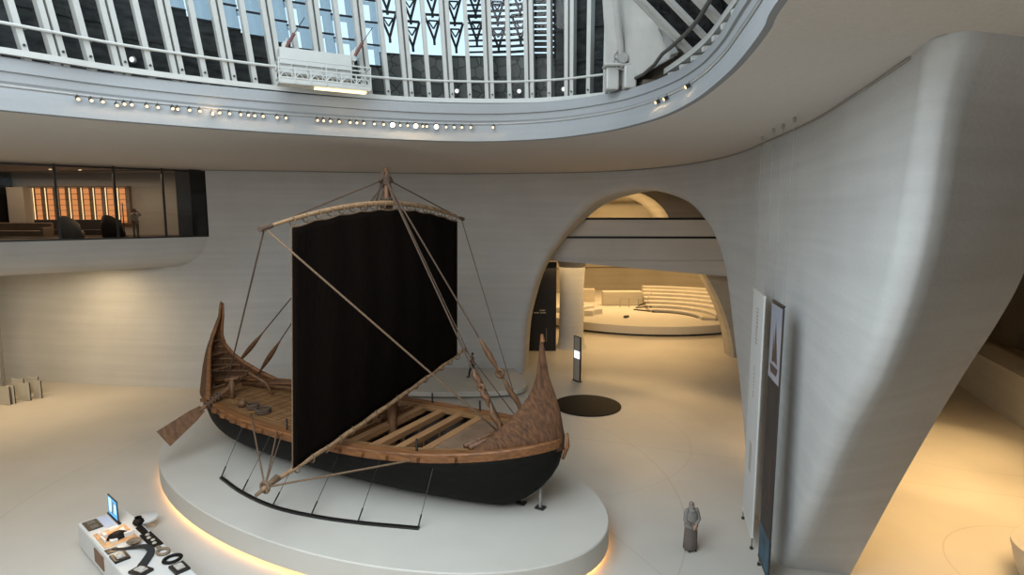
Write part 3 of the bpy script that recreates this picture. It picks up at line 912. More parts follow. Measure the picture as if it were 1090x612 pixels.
# ============================================================ BEYOND THE GREAT ARCH
# bridge with two dark joints, over the passage
w = MB()
poly = [(-6, 44.2), (2.5, 44.0), (14, 43.6), (26, 43.0), (26, 46), (-6, 46)]
w.prism(poly, 9.72, 10.9)
w.prism([(p[0], p[1] + .25 if p[1] < 45 else p[1]) for p in poly], 9.5, 9.72)
w.prism(poly, 7.95, 9.55)
nb = len(w.v)
w.add([(2.5, 44.0, 7.96), (14, 43.6, 6.95), (26, 43.0, 5.9), (26, 43.0, 8.0), (14, 43.6, 8.0), (2.5, 44.0, 8.0), (2.5, 46, 7.96), (14, 46, 6.95), (26, 46, 5.9)], [(0, 1, 4, 5), (1, 2, 3, 4), (0, 6, 7, 1), (1, 7, 8, 2)])
struct(w.build('wall_bridge', M['wall']))
w = MB(); w.prism([(p[0], p[1] + .12 if p[1] < 45 else p[1]) for p in poly], 10.9, 11.05); w.prism([(p[0], p[1] + .02 if p[1] < 45 else p[1]) for p in poly], 9.56, 9.70)
struct(w.build('trim_4', M['blackpanel']))
# vaulted niche wall above the bridge
rows = []
for k in range(25):
    a = PI * k / 24
    x = 9.3 - 4.1 * math.cos(a); z = 9.4 + 3.8 * math.sin(a)
    rows.append([(x, 50.2, z), (x * .93 + .65, 55, 9.4 + (z - 9.4) * .92)])
struct(MB().grid(rows).build('ceiling_vault', M['warmwall'], smooth=True))
w = MB()
ring = [(9.3 - 4.1 * math.cos(PI * k / 24), 9.4 + 3.8 * math.sin(PI * k / 24)) for k in range(25)]
outr = [(9.6 - 16 * math.cos(PI * k / 24), 14.1 if 4 < k < 20 else lerp(9.4, 14.1, min(1, min(k, 24 - k) / 5))) for k in range(25)]
w.grid([[(a, 50.2, b_) for a, b_ in ring], [(a, 50.2, b_) for a, b_ in outr]])
w.add([(3.5, 55, 9.0), (15.5, 55, 9.0), (15.5, 55, 14.1), (3.5, 55, 14.1)], [(0, 1, 2, 3)])
struct(w.build('wall_vault', M['warmwall']))
w = MB(); w.box((9.8, 54.8, 12.1), (5.2, .2, .12)); struct(w.build('trim_5', M['greymetal']))
w = MB(); w.add([(-8, 46, 8.2), (30, 46, 8.2), (30, 60, 8.5), (-8, 60, 8.5)], [(0, 1, 2, 3)])
struct(w.build('ceiling_passage', M['warmwall']))
# closing walls left and right of the passage
w = MB(); w.add([(-2.5, 42.6, 0), (-2.5, 60, 0), (-2.5, 60, 14.1), (-2.5, 42.6, 14.1)], [(0, 1, 2, 3)])
struct(w.build('wall_passage_left', M['warmwall']))
# round back wall of the theatre
TC = Vector((14.5, 67.5, 0))
rows = []
for k in range(61):
    a = math.radians(-35 + 250 * k / 60)
    rows.append([(TC.x + r_ * math.cos(a), TC.y + r_ * math.sin(a), z) for r_, z in ((17.5, 0), (17.5, 3.6), (17.0, 3.8), (17.3, 6.0), (16.6, 6.3), (16.0, 9), (15.6, 14.1))])
struct(MB().grid(rows).build('wall_theatre', M['warmwall'], smooth=True, auto=40))
# column
w = MB(); w.lathe([(1.35, 0), (1.15, .25), (1.05, 1), (1.0, 5), (1.1, 7.0), (1.5, 8.2)], (5.05, 50.4, 0), 32)
struct(w.build('wall_column', M['wall'], smooth=True))
# leaning inner pier on the right of the passage
rows = []
for k in range(9):
    z = k
    x0 = 17.6 - .042 * z * z - .10 * z
    rows.append([(x0, 46.6, z), (x0 - .2, 47, z), (x0 - .2, 48.2, z), (x0 + 9, 49.0, z), (x0 + 9, 46.4, z)])
struct(MB().grid(rows, True).build('wall_pier_inner', M['warmwall']))
# theatre platform
t = empty('round_theatre_stage', (TC.x, TC.y, 0), 0, 'wide round low platform carrying curved seating beyond the arch', 'stage')
b = MB(); b.lathe([(12.6, 0.0), (12.6, .22)], n=96); b.build('shadow_base', M['blackpanel'], t, smooth=True)
b = MB(); b.lathe([(12.6, .2), (13.0, .22), (13.1, .95), (13.05, 1.0), (.001, 1.0)], n=96); b.build('platform', M['podium'], t, smooth=True, auto=30)
def arc_step(name, cx_, cy_, r0, r1, a0, a1, z0, z1, m_, parent, n=24, nose=False):
    b = MB(); rows = []
    for k in range(n + 1):
        a = math.radians(lerp(a0, a1, k / n)); c_, s__ = math.cos(a), math.sin(a)
        rows.append([(cx_ + r0 * c_, cy_ + r0 * s__, z0), (cx_ + r0 * c_, cy_ + r0 * s__, z1), (cx_ + r1 * c_, cy_ + r1 * s__, z1), (cx_ + r1 * c_, cy_ + r1 * s__, z0)])
    b.grid(rows, True)
    e = len(b.v)
    b.f.append((0, 1, 2, 3)); b.mi.append(0); b.f.append((e - 1, e - 2, e - 3, e - 4)); b.mi.append(0)
    return b.build(name, m_, parent)
SX, SY = 0.2, -9.0      # focus of the rows, relative to the stage centre
for k in range(7):
    r0 = 3.6 + k * 1.35
    arc_step('seating_tier', SX, SY, r0 + .25, r0 + 1.35 + .25, -12 + k * 2, 92 - k * 1.0, .98, 1.0 + .24 * (k + 1), M['warmwall'], t)
    arc_step('seat_edge', SX, SY, r0 + .22, r0 + .42, -12 + k * 2, 92 - k * 1.0, 1.0 + .24 * (k + 1) - .02, 1.0 + .24 * (k + 1) + .08, M['whitepaint'], t)
arc_step('stage_edge', SX, SY, 3.65, 3.82, 5, 90, .98, 1.06, M['blackpanel'], t)
for k in range(3):
    b = MB(); b.bar((SX - 1.6 + k * .5, SY + 5.4 + k * 1.25, 1.06), (SX + .2, SY + 3.8 + k * 1.35, 1.08 + k * .3), .14, .12); b.build('step_nosing', M['blackpanel'], t)
b = MB(); b.box((-2.1, -.2, 1.8), (4.4, 1.0, 1.6)); b.build('seating_block', M['warmwall'], t, bevel=.1)
b = MB()
for i in range(4): 
    b.tube([(-2.6 + i * 1.0, -2.0, 1.0), (-2.6 + i * 1.0, -2.0, 2.0)], .04, 6)
b.tube([(-2.6, -2.0, 2.0), (.4, -2.0, 2.0), (1.0, -1.4, 2.6)], .04, 6)
b.build('stage_rail', M['greymetal'], t)
b = MB(); b.box((-5.9, 2.6, 1.75), (2.2, 1.0, 1.5)); b.build('side_block', M['warmwall'], t, bevel=.06)
for k in range(3):
    arc_step('curved_bench', -4.9, -7.5 + .4 * k, 1.4 + k * 1.7, 2.3 + k * 1.7, 100 + 5 * k, 175 - 6 * k, .98, 1.50, M['whitepaint'], t, 12)
b = MB(); b.bar((-3.3, -8.6, 1.1), (-2.9, -8.1, 1.1), .3, .2); b.build('bench_end', M['darkmetal'], t)
for k in range(5):
    x = 6.3 + k * 1.35
    tt = empty('ceiling_spot', (x, 60, 7.85), 0, 'tiny downlight in the row under the ceiling beyond the arch', 'lamp', 'row of theatre downlights')
    b = MB(); b.lathe([(.001, 0), (.11, 0), (.13, .05)], n=10); b.build('lens', M['spotled'], tt)

# black doorway block
t = empty('black_portal', (1.3, 49.2, 0), 0, 'tall black portal wall with tiny white lettering left of the column', 'portal')
b = MB(); b.box((.1, 0, 3.7), (4.5, .5, 7.4)); b.build('panel', M['blackpanel'], t)
b = MB()
for x in (1.55,): b.tube([(x, -.3, .8), (x, -.3, 1.9)], .03, 6)
b.build('door_handle', M['greymetal'], t)
b = MB()
for (x, wd, z) in ((1.25, .45, 3.42), (1.05, 1.0, 3.22)):
    n = int(wd / .09)
    for q in range(n): 
        if R.random() < .85: b.box((x - wd / 2 + q * .09, -.26, z), (.06, .02, .08 + R.random() * .04))
b.build('lettering', M['whitepaint'], t)

# totem sign
t = empty('totem_sign', (4.45, 40.0, 0), math.radians(-62), 'slim upright information totem with dark edges standing in the arch', 'sign')
b = MB(); b.box((0, 0, 1.55), (.72, .06, 3.05)); b.build('panel', M['beige'], t)
b = MB()
for x in (-.37, .37): b.box((x, 0, 1.55), (.05, .1, 3.1))
b.box((0, 0, 3.09), (.78, .1, .05)); b.box((0, 0, .02), (.8, .3, .04)); b.build('frame', M['blackpanel'], t)
b = MB(); b.box((0, -.045, 1.85), (.62, .02, .5)); b.build('screen', emit('pale_screen', (.8, .85, 1), 1.3), t)

# dark floor disc
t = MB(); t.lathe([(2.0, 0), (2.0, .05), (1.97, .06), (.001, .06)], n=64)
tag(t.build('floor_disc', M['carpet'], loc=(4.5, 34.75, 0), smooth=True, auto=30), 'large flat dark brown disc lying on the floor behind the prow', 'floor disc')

# raised plinth along the wall
pl = [(-12, 42.5)] + [(v.x, v.y) for v in cr([(-11.5, 38.6, 0), (-9.0, 37.0, 0), (-6, 36.2, 0), (-2.6, 36.1, 0), (-.3, 36.4, 0), (.7, 37.0, 0), (1.0, 38.2, 0), (.7, 39.6, 0), (.3, 41.0, 0)], 6)] + [(0.0, 42.5)]
b = MB(); b.prism([(x, y) for x, y in pl], .10, .42)
tag(b.build('wall_plinth', M['podium'], bevel=.04), 'low white curved platform along the foot of the back wall', 'platform')

# ============================================================ RIGHT LOBBY
w = MB()
w.add([(30.3, 40.5, 0), (26.4, 28.5, 0), (26.4, 28.5, 2.7), (30.3, 40.5, 2.7)], [(0, 1, 2, 3)])
w.add([(30.3, 40.5, 2.7), (26.4, 28.5, 2.7), (28.4, 28.5, 2.75), (32.3, 40.5, 2.75)], [(0, 1, 2, 3)])
struct(w.build('wall_lobby', M['wall']))
w = MB()
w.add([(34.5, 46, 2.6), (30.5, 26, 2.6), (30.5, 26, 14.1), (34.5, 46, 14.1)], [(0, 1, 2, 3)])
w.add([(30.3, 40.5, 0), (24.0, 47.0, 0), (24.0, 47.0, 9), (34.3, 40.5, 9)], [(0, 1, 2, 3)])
struct(w.build('wall_lobby_upper', mat('shaded_clay', (.16, .145, .12), .9, noise=.1)))  # dark colour carries the shade of the recess above the low wall
t = empty('reception_desk', (17.4, 17.3, 0), 0, 'pale curved reception counter at the bottom right corner', 'desk')
b = MB(); b.lathe([(1.35, 0), (1.45, .3), (1.62, 1.0), (1.62, 1.1), (1.55, 1.12), (.9, 1.12), (.88, 1.0), (.001, 1.0)], n=48); b.build('counter', M['podium'], t, smooth=True, auto=30)
b = MB(); b.box((-.5, -1.1, 1.25), (.5, .1, .3)); b.build('monitor', M['darkmetal'], t)

# ============================================================ PODIUM
PX, PY, PA = -6.43, 24.03, -.56
t = empty('display_podium', (PX, PY, 0), PA, 'large white oval plinth under the ship with a warm glowing base', 'plinth')
def ell(A, B, z, n=128): return [(A * math.cos(2 * PI * k / n), B * math.sin(2 * PI * k / n), z) for k in range(n)]
b = MB()
b.grid([ell(10.35, 5.18, .20), ell(10.93, 5.76, .20), ell(10.98, 5.80, .23), ell(10.98, 5.80, .96), ell(10.95, 5.77, 1.0), ell(.01, .01, 1.0)], True)
b.build('platform', M['podium'], t, smooth=True, auto=30)
b = MB(); b.grid([ell(10.38, 5.21, 0), ell(10.38, 5.21, .21)], True); b.build('recessed_base', M['podium'], t, smooth=True)
b = MB(); b.grid([ell(10.66, 5.49, .19), ell(10.80, 5.63, .19)], True); b.build('light_strip', M['led'], t)
# curved floor rail with tension wires
C0 = Vector((-6.42, 24.24, 0)); BA = -.485
bu = Vector((math.cos(BA), math.sin(BA), 0)); bn = Vector((-bu.y, bu.x, 0))
def bw(x, y, z): return C0 + bu * x + bn * y + Vector((0, 0, z))
arc = cr([bw(-3.8, -3.75, 1.04), bw(-1.98, -4.22, 1.04), bw(-.09, -4.44, 1.04), bw(1.63, -4.28, 1.04), bw(3.38, -3.88, 1.04), bw(5.45, -3.21, 1.04)], 6)
rt = empty('wire_rail', (0, 0, 0), 0, 'curved black floor rail with taut wires rising to the hull', 'rail')
b = MB()
for a_, b_ in zip(arc, arc[1:]): b.bar(a_, b_, .13, .08)
b.build('base_rail', M['blackpanel'], rt)

# ============================================================ THE SHIP (local: x to the bow, z from floor)
ship = empty('sailing_ship', (C0.x, C0.y, 1.0), BA, 'black-hulled wooden ship with a dark square sail on the oval plinth', 'ship')
LN = 9.26
def hb(x):
    t_ = min(1, abs(x) / LN); v = 2.85 * (1 - t_ ** 2.54) ** .649
    return v
def sheer(x):
    t_ = abs(x) / LN
    return 3.07 + (.30 if x < 0 else .70) * t_ ** 2.2
keelt = [(-9.35, 3.2), (-9.2, 2.6), (-8.85, 2.0), (-8.3, 1.55), (-7.5, 1.22), (-6.5, 1.07), (-5, 1.02), (6.4, 1.02), (7.3, 1.08), (7.9, 1.35), (8.57, 1.94), (8.95, 2.5), (9.14, 3.09), (9.26, 3.7)]
def keel(x): return interp(x, keelt)
def L(x, y, z): return (x, y, z - 1.0)
def sec(x, n=12, inset=0, top=None):
    zs = sheer(x) - .25 if top is None else top(x)
    zk = min(keel(x) + inset, zs - .02); b_ = max(.02, hb(x) - inset)
    out = []
    for k in range(-n, n + 1):
        th = PI / 2 * (1 - abs(k) / n)
        y = b_ * (math.cos(th) ** .75 if k else 0) * (1 if k > 0 else -1)
        z = zs - (zs - zk) * (math.sin(th) ** 1.15)
        out.append(L(x, y, z))
    return out
xs = [-9.25 + 18.49 * i / 72 for i in range(73)]
xs = sorted(set([-9.255, -9.2, -9.1] + xs[1:-1] + [9.1, 9.2, 9.255]))
b = MB(); b.grid([sec(x) for x in xs]); b.build('hull', M['hull'], ship, smooth=True, solid=.04)
b = MB(); b.bar(L(-6.8, 0, 1.06), L(7.0, 0, 1.06), .28, .12); b.build('keel', M['hull'], ship)
b = MB(); b.grid([sec(x, 10, .14) for x in xs if abs(x) < 8.6]); b.build('inner_planking', M['darkwood'], ship, smooth=True)
# gunwale strakes
for sg in (-1, 1):
    b = MB(); rows = []
    for x in xs:
        y = sg * hb(x); z = sheer(x); o_ = sg * .06
        rows.append([L(x, y + o_, z - .30), L(x, y + o_ * 1.6, z - .02), L(x, y + o_, z + .03), L(x, y - sg * min(.30, hb(x)), z + .03), L(x, y - sg * min(.30, hb(x)), z - .06), L(x, y - sg * .02, z - .28)])
    b.grid(rows, True); b.build('gunwale', M['gunwale'], ship)
    for x in [-7.4, -6.6, -5.8, -5.0, -4.2, -3.4, -2.4, -1.4, .2, 1.7, 2.7, 3.7, 4.9, 6.2]:
        b = MB(); y = sg * (hb(x) + .12); b.box(L(x, y, sheer(x) - .13), (.26, .26, .15))
        b.build('beam_end', M['gunwale'], ship, bevel=.02)
b = MB()
for sg in (-1, 1):
    rows = []
    for x in [v for v in xs if -6.8 < v < 7.0]:
        y = sg * (hb(x) - .30); z = sheer(x) - .02
        rows.append([L(x, y, z), L(x, y - sg * .42, z - .03), L(x, y - sg * .42, z - .12), L(x, y, z - .12)])
    b.grid(rows, True)
b.build('side_deck', M['plank'], ship)
# decks
def deck(x0, x1, m_, name, dz=-.16, n=16):
    b = MB(); rows = []
    for i in range(n + 1):
        x = lerp(x0, x1, i / n); y = hb(x) - .25; z = sheer(x) + dz
        rows.append([L(x, y * f, z + .05 * (1 - f * f)) for f in (-1, -.5, 0, .5, 1)] )
    b.grid(rows); return b.build(name, m_, ship, solid=.05)
deck(-8.3, 1.2, M['plank'], 'aft_deck')
deck(4.95, 7.2, M['leather'], 'fore_deck_mat', -.14)
# plank joints, as separate raised boards on the aft deck
b = MB()
for i in range(17):
    x = -7.3 + i * .5; y = hb(x) - .75; z = sheer(x) - .06
    b.box(L(x, 0, z), (.44, 2 * y, .05))
b.build('deck_board', M['plank'], ship, bevel=.01)
# beams across the hold
for x in (1.65, 2.7, 3.72, 4.78):
    y = hb(x) - .35
    b = MB(); b.bar(L(x, -y, sheer(x) - .16), L(x, y, sheer(x) - .16), .34, .24); b.build('cross_beam', M['beam'], ship, bevel=.02)
b = MB()
for x in (1.2, 2.2, 3.2, 4.25):
    for y in (-1.1, .2, 1.3): b.tube([L(x, y, 1.3), L(x, y, 2.75)], .06, 6)
b.bar(L(.3, 0, 1.6), L(5, 0, 1.6), .2, .2)
b.build('hold_frame', M['mast'], ship)
b = MB(); b.bar(L(1.22, -2.3, 2.75), L(1.22, 2.3, 2.75), .06, .7); b.build('hold_bulkhead', M['beam'], ship)
# pins
for x, sg in ((4.75, -1), (-1.2, -1), (.6, -1), (1.9, 1), (4.5, 1)):
    b = MB(); y = sg * (hb(x) - .18); b.tube([L(x, y, sheer(x) - .05), L(x, y, sheer(x) + .48)], .04, 6); b.build('thole_pin', M['darkmetal'], ship)
# mast step bitts
b = MB()
for y in (-.15, .55): b.bar(L(1.15 + y * .6, y, 2.6), L(1.15 + y * .6, y, 4.0 - (y > 0) * .35), .2, .24)
b.bar(L(.9, -.6, 3.35), L(1.6, 1.0, 3.35), .18, .2); b.bar(L(.95, -.3, 3.75), L(1.4, .5, 3.7), .12, .14)
b.bar(L(-.2, -.2, 3.12), L(1.4, -.1, 3.12), .3, .16)
b.build('mast_bitts', M['mast'], ship, bevel=.02)
# prow: woven horn
def prow():
    secs = [  # z, front x, rear x, half width at rear
        (3.35, 9.30, 6.55, hb(6.55) - .05), (3.75, 9.30, 7.0, 1.72), (4.1, 9.24, 7.35, 1.30), (4.6, 9.16, 7.75, .80),
        (5.1, 9.0, 8.02, .48), (5.5, 8.84, 8.18, .30), (5.9, 8.70, 8.28, .20), (6.4, 8.60, 8.34, .16), (6.9, 8.50, 8.36, .10), (7.2, 8.45, 8.37, .06)]
    rows = []
    for z, xf, xr, wd in secs:
        row = []
        dip = (-.35 if z < 3.5 else 0)
        for k in range(25):     # from the near side round the front to the far side and back across the rear
            if k <= 16:
                u_ = k / 16 * 2 - 1
                f = 1 - abs(u_) ** 1.6
                row.append(L(lerp(xr, xf, f), wd * u_, z - .12 * (1 - f)))
            else:
                v_ = 1 - (k - 16) / 8 * 2 if k < 24 else -1
                v_ = 1 - 2 * (k - 16) / 9
                row.append(L(xr + .10 * (1 - v_ * v_) * (1 if z < 5 else .4), wd * v_, z + .18 * (1 - v_ * v_) * (wd > .5)))
        rows.append(row)
    # smooth along the height
    cols = list(zip(*rows)); dense = [cr(c, 5) for c in cols]
    rows = list(zip(*dense))
    b = MB(); b.grid([list(r) for r in rows], True)
    n = 25; e = len(b.v)
    b.f.append(tuple(range(e - n, e))); b.mi.append(0)
    return b.build('prow', M['woven'], ship, smooth=True)
prow()
b = MB(); b.tube([L(8.45, 0, 7.05), L(8.42, 0, 7.32)], [.09, .05], 8); b.build('prow_tip', M['gunwale'], ship)
b = MB()
pts = [L(9.25, 0, 3.0), L(9.42, 0, 3.5), L(9.40, 0, 3.95)]
b.tube(pts, [.06, .08, .05], 8)
b.build('stem_head', M['gunwale'], ship, smooth=True)
b = MB()
b.tube([L(6.4, -1.55, 3.42), L(7.35, 1.25, 3.55)], .1, 8); b.tube([L(6.15, -1.45, 3.4), L(6.9, 1.5, 3.5)], .08, 8)
b.tube([L(6.9, .9, 3.5), L(6.9, 1.75, 3.85)], .1, 8)
b.build('fore_crossbar', M['mast'], ship, smooth=True)
# stern: open scoop with ribs
sprof = [(3.1, -9.42, -6.9), (3.6, -9.52, -7.55), (4.1, -9.54, -8.1), (4.6, -9.46, -8.5), (5.1, -9.28, -8.74), (5.6, -9.02, -8.70), (6.1, -8.68, -8.50), (6.6, -8.44, -8.32), (7.2, -8.30, -8.24)]
sw = [1.95, 1.42, .98, .64, .40, .24, .14, .09, .05]
def stern_pt(z, a):
    """a in -1..1 from near edge round the back to far edge"""
    tab_b = [(q[0], q[1]) for q in sprof]; tab_e = [(q[0], q[2]) for q in sprof]; tab_w = [(q[0], w_) for q, w_ in zip(sprof, sw)]
    xb, xe, wd = interp(z, tab_b), interp(z, tab_e), interp(z, tab_w)
    f = 1 - abs(a) ** 1.8
    return L(lerp(xe, xb, f), wd * (1 if a > 0 else -1) * abs(a) ** .9, z)
b = MB(); rows = []
for i in range(25):
    z = lerp(3.1, 7.2, i / 24)
    rows.append([stern_pt(z, -1 + 2 * k / 16) for k in range(17)])
b.grid(rows); b.build('stern_scoop', M['woven'], ship, smooth=True, solid=.10)
for a in (-1, 1):
    b = MB(); b.tube([stern_pt(lerp(3.1, 7.2, i / 20), a) for i in range(21)], [lerp(.11, .05, i / 20) for i in range(21)], 8); b.build('stern_edge', M['gunwale'], ship, smooth=True)
for i in range(8):
    z = 3.35 + i * .33
    b = MB(); q = [Vector(stern_pt(z, -.92 + 1.84 * k / 12)) for k in range(13)]
    c_ = sum(q, Vector()) / 13
    b.tube([v.lerp(c_, .10) for v in q], .055, 6); b.build('stern_rib', M['mast'], ship)
    if i % 2 == 0:
        b = MB(); b.tube([Vector(stern_pt(z, -.8)).lerp(c_, .1), Vector(stern_pt(z, .8)).lerp(c_, .1)], .05, 6); b.build('stern_rung', M['mast'], ship)
b = MB(); b.tube([L(-8.5, 0, 2.2), L(-9.35, 0, 3.1), L(-9.56, 0, 3.9), L(-9.45, 0, 4.6), L(-9.02, 0, 5.6), L(-8.46, 0, 6.55), L(-8.28, 0, 7.28)], [.1, .13, .13, .12, .1, .07, .04], 8)
b.build('sternpost', M['gunwale'], ship, smooth=True)
# gear on the aft deck
b = MB()
for k, (x0, y0, x1, y1) in enumerate([(-7.2, 1.0, -2.2, 1.5), (-6.8, 1.35, -2.0, 1.85), (-6.9, .5, -2.6, .9), (-7.5, .3, -3, 2.1)]):
    b.tube([L(x0, y0, sheer(x0) + .05), L((x0 + x1) / 2, (y0 + y1) / 2, sheer(x0) + .15), L(x1, y1, sheer(x1) + .05)], .08, 7)
b.build('spare_pole', M['mast'], ship, smooth=True)
for (x, y, r_) in ((-3.7, -1.7, .30), (-4.5, -1.55, .25)):
    b = MB()
    for k in range(4): b.torus(L(x, y, sheer(x) + .03 + k * .045), r_ - .02 * (k % 2), .035, 20, 6)
    b.build('rope_coil', M['rope'], ship, smooth=True)
b = MB(); b.lathe([(.001, 0), (.16, 0), (.2, .15), (.13, .3), (.11, .3), (.1, .05)], L(-5.1, -1.6, sheer(-5) - .02), 14); b.build('wooden_bucket', M['mast'], ship, smooth=True)
b = MB(); b.box(L(-2.3, 1.2, 3.2), (1.0, .5, .25)); b.box(L(-3.4, 2.0, 3.25), (.5, .3, .3)); b.build('deck_chest', M['mast'], ship, bevel=.03)
# steering oar and its post
b = MB(); b.tube([L(-6.35, -1.15, 3.0), L(-6.35, -1.12, 4.05)], .12, 8); b.tube([L(-6.55, -1.3, 4.0), L(-6.1, -.95, 4.12)], .09, 8); b.tube([L(-5.2, .1, 3.1), L(-5.5, .0, 3.7), L(-6.1, -.4, 4.2)], .06, 8)
b.build('oar_post', M['mast'], ship, smooth=True)
oa, ob = Vector(L(-7.75, -3.55, 2.05)), Vector(L(-6.2, -.35, 4.2))
ob = Vector(L(-6.5, -.1, 4.1)); oa = Vector(L(-6.37, -2.43, 3.2))
dv = (oa - ob).normalized()
b = MB(); b.tube([ob, ob.lerp(oa, .5), oa, oa + dv * .4], [.10, .115, .10, .07], 10); b.build('steering_oar_shaft', M['mast'], ship, smooth=True)
b = MB(); nn_ = dv.cross(Vector((-.82, .45, -.33))).normalized()
b_s = nn_.cross(dv).normalized()
e0, e1 = oa + dv * .2, oa + dv * 2.15
vs = []
for th in (-.03, .03):
    for (p, wd) in ((e0, .16), (e0.lerp(e1, .25), .26), (e1, .40)):
        vs += [p + nn_ * wd + b_s * th, p - nn_ * wd + b_s * th]
b.add(vs, [(0, 1, 3, 2), (2, 3, 5, 4), (6, 8, 9, 7), (8, 10, 11, 9), (4, 5, 11, 10), (0, 6, 7, 1), (0, 2, 8, 6), (2, 4, 10, 8), (1, 7, 9, 3), (3, 9, 11, 5)])
b.build('steering_oar_blade', M['mast'], ship, bevel=.01)
b = MB()
for k in range(5): b.torus(oa.lerp(ob, .02 + .07 * k), .15, .04, 12, 6, rot=dv.to_track_quat('Z', 'Y').to_matrix())
b.build('oar_lashing', M['rope'], ship, smooth=True)

# mast, yard, boom, sail
MXl = 1.79
b = MB(); b.tube([L(MXl, 0, 1.2), L(MXl, 0, 3), L(MXl, 0, 11.8), L(MXl, 0, 13.15)], [.19, .19, .14, .09], 12); b.build('mast', M['mast'], ship, smooth=True)
b = MB()
for k in range(7): b.torus(L(MXl, 0, 11.55 + k * .07), .2, .05, 14, 6)
for k in range(5): b.torus(L(MXl, 0, 12.55 + k * .07), .15, .04, 14, 6)
b.tube([L(MXl - .1, -.25, 12.6), L(MXl - .02, -.05, 13.0)], .09, 8); b.tube([L(MXl + .1, .2, 12.6), L(MXl + .02, .05, 13.0)], .09, 8)
b.build('mast_lashing', M['rope'], ship, smooth=True)
b = MB()
for k in range(9):
    a = k * 2 * PI / 9
    b.tube([L(MXl + .12 * math.cos(a), .12 * math.sin(a), 12.8), L(MXl + .1 - .5 * abs(math.cos(a)), .62 * math.sin(a), 11.75)], .018, 5)
b.build('halyard', M['rope'], ship)
# along +v = towards the camera side (local -y)
def yp(v):     # yard height along its length
    return 11.82 - .030 * (abs(v) ** 1.9) * (.9 if v > 0 else 1.05) + .0
SXo = MXl + .28          # sail hangs on the bow side of the mast
def S(v, z, dx=0): return L(SXo + dx, -v, z)
yard = [S(v, yp(v) ) for v in [-4.92 + 10.99 * k / 28 for k in range(29)]]
b = MB(); b.tube(yard, [.04 + .06 * math.sin(PI * (k + 1.5) / 31) for k in range(29)], 10); b.build('yard', M['spar'], ship, smooth=True)
for k in range(18):
    v = -4.3 + k * 9.2 / 17
    b = MB(); b.torus(S(v, yp(v) - .07), .14, .02, 12, 5, rot=Matrix.Rotation(PI / 2, 3, 'X')); b.build('yard_lashing', M['palerope'], ship)
b = MB(); b.tube([S(5.7, yp(5.7)), S(6.15, yp(6.1))], [.08, .10], 8); b.tube([S(-4.7, yp(-4.7)), S(-5.05, yp(-5))], [.07, .09], 8); b.build('yard_end_lashing', M['rope'], ship)
def boomz(v): return lerp(5.10, 3.07, (v + 5.12) / 11.69)
boom = [S(v, boomz(v) - .12 * math.sin(PI * (v + 5.12) / 11.69), .02) for v in [-5.12 + 11.69 * k / 20 for k in range(21)]]
b = MB(); b.tube(boom, [.05 + .06 * math.sin(PI * (k + 2) / 24) for k in range(21)], 10); b.build('boom', M['spar'], ship, smooth=True)
for k in range(16):
    v = -4.4 + k * .64
    b = MB(); b.torus(S(v, boomz(v) - .1), .15, .022, 12, 5, rot=Matrix.Rotation(PI / 2, 3, 'X')); b.build('boom_lashing', M['palerope'], ship)
rows = []
NVS, NZ = 48, 30
for i in range(NVS + 1):
    f = i / NVS; row = []
    for j in range(NZ + 1):
        g = j / NZ
        vt = lerp(-4.45, 5.02, f); vb = lerp(-4.31, 5.42, f)
        zt = yp(vt) - .22 - .05 * abs(math.sin(f * 9 * PI)); zb = boomz(vb) + .02
        v = lerp(vt, vb, g); z = lerp(zt, zb, g)
        belly = .35 * math.sin(PI * g) * math.sin(PI * f) + .035 * math.sin(f * 40) * (1 - .3 * g)
        row.append(S(v, z, .05 + belly))
    rows.append(row)
b = MB(); b.grid(rows); b.build('sail', M['sail'], ship, smooth=True, solid=.03)
b = MB(); b.tube([rows[0][j] for j in range(NZ + 1)], .02, 6); b.tube([rows[-1][j] for j in range(NZ + 1)], .02, 6); b.tube([rows[i][0] for i in range(NVS + 1)], .03, 6)
b.build('bolt_rope', M['palerope'], ship)

# rigging
def rope(name, a, c_, r_=.028, m_='rope', sag=0.0, n=8):
    a, c_ = Vector(a), Vector(c_)
    b = MB(); b.tube([a.lerp(c_, k / n) + Vector((0, 0, -sag * 4 * (k / n) * (1 - k / n))) for k in range(n + 1)], r_, 6)
    return b.build(name, M[m_], ship, smooth=True)
def tackle(a, c_, f0, f1, wobble=.0, name='tackle'):
    """spindle-shaped purchase between two fractions of the stay a-c"""
    a, c_ = Vector(a), Vector(c_)
    b = MB(); n = 14; pts = []; rr = []
    for k in range(n + 1):
        f = lerp(f0, f1, k / n); p = a.lerp(c_, f)
        pts.append(p + Vector((wobble * math.sin(k * .9), wobble * math.cos(k * .7), 0)))
        rr.append(.035 + .085 * math.sin(PI * k / n) ** 1.2)
    b.tube(pts, rr, 8); o_ = b.build(name, M['mast'], ship, smooth=True)
    return o_
def block(p, name='pulley_block', r_=.16):
    b = MB(); b.torus(p, r_, .06, 14, 8, rot=Matrix.Rotation(PI / 2, 3, 'X')); b.torus(Vector(p) + Vector((0, .05, 0)), r_ * .6, .05, 10, 6, rot=Matrix.Rotation(PI / 2, 3, 'X'))
    return b.build(name, M['mast'], ship, smooth=True)
top = Vector(L(MXl, 0, 12.75))
YL, YR = S(5.98, yp(5.98)), S(-4.88, yp(-4.88))
BL, BR = S(6.45, boomz(6.45)), S(-5.05, boomz(-5.05))
rope('yard_lift', top, YL, .03); rope('yard_lift', top, YR, .026)
e1 = L(7.05, -.25, 3.5); e2 = L(7.0, 1.65, 3.6)
t1 = L(MXl + .05, -.1, 12.7)
rope('forestay', t1, e1, .034); rope('forestay', Vector(t1) + Vector((.1, .0, -.1)), e2, .034)
rope('forestay', L(MXl + .1, .05, 12.5), L(6.9, .1, 3.6), .022)
tackle(t1, e1, .75, .82, .02); tackle(t1, e1, .82, .89, .03); tackle(t1, e1, .88, .995, .03)
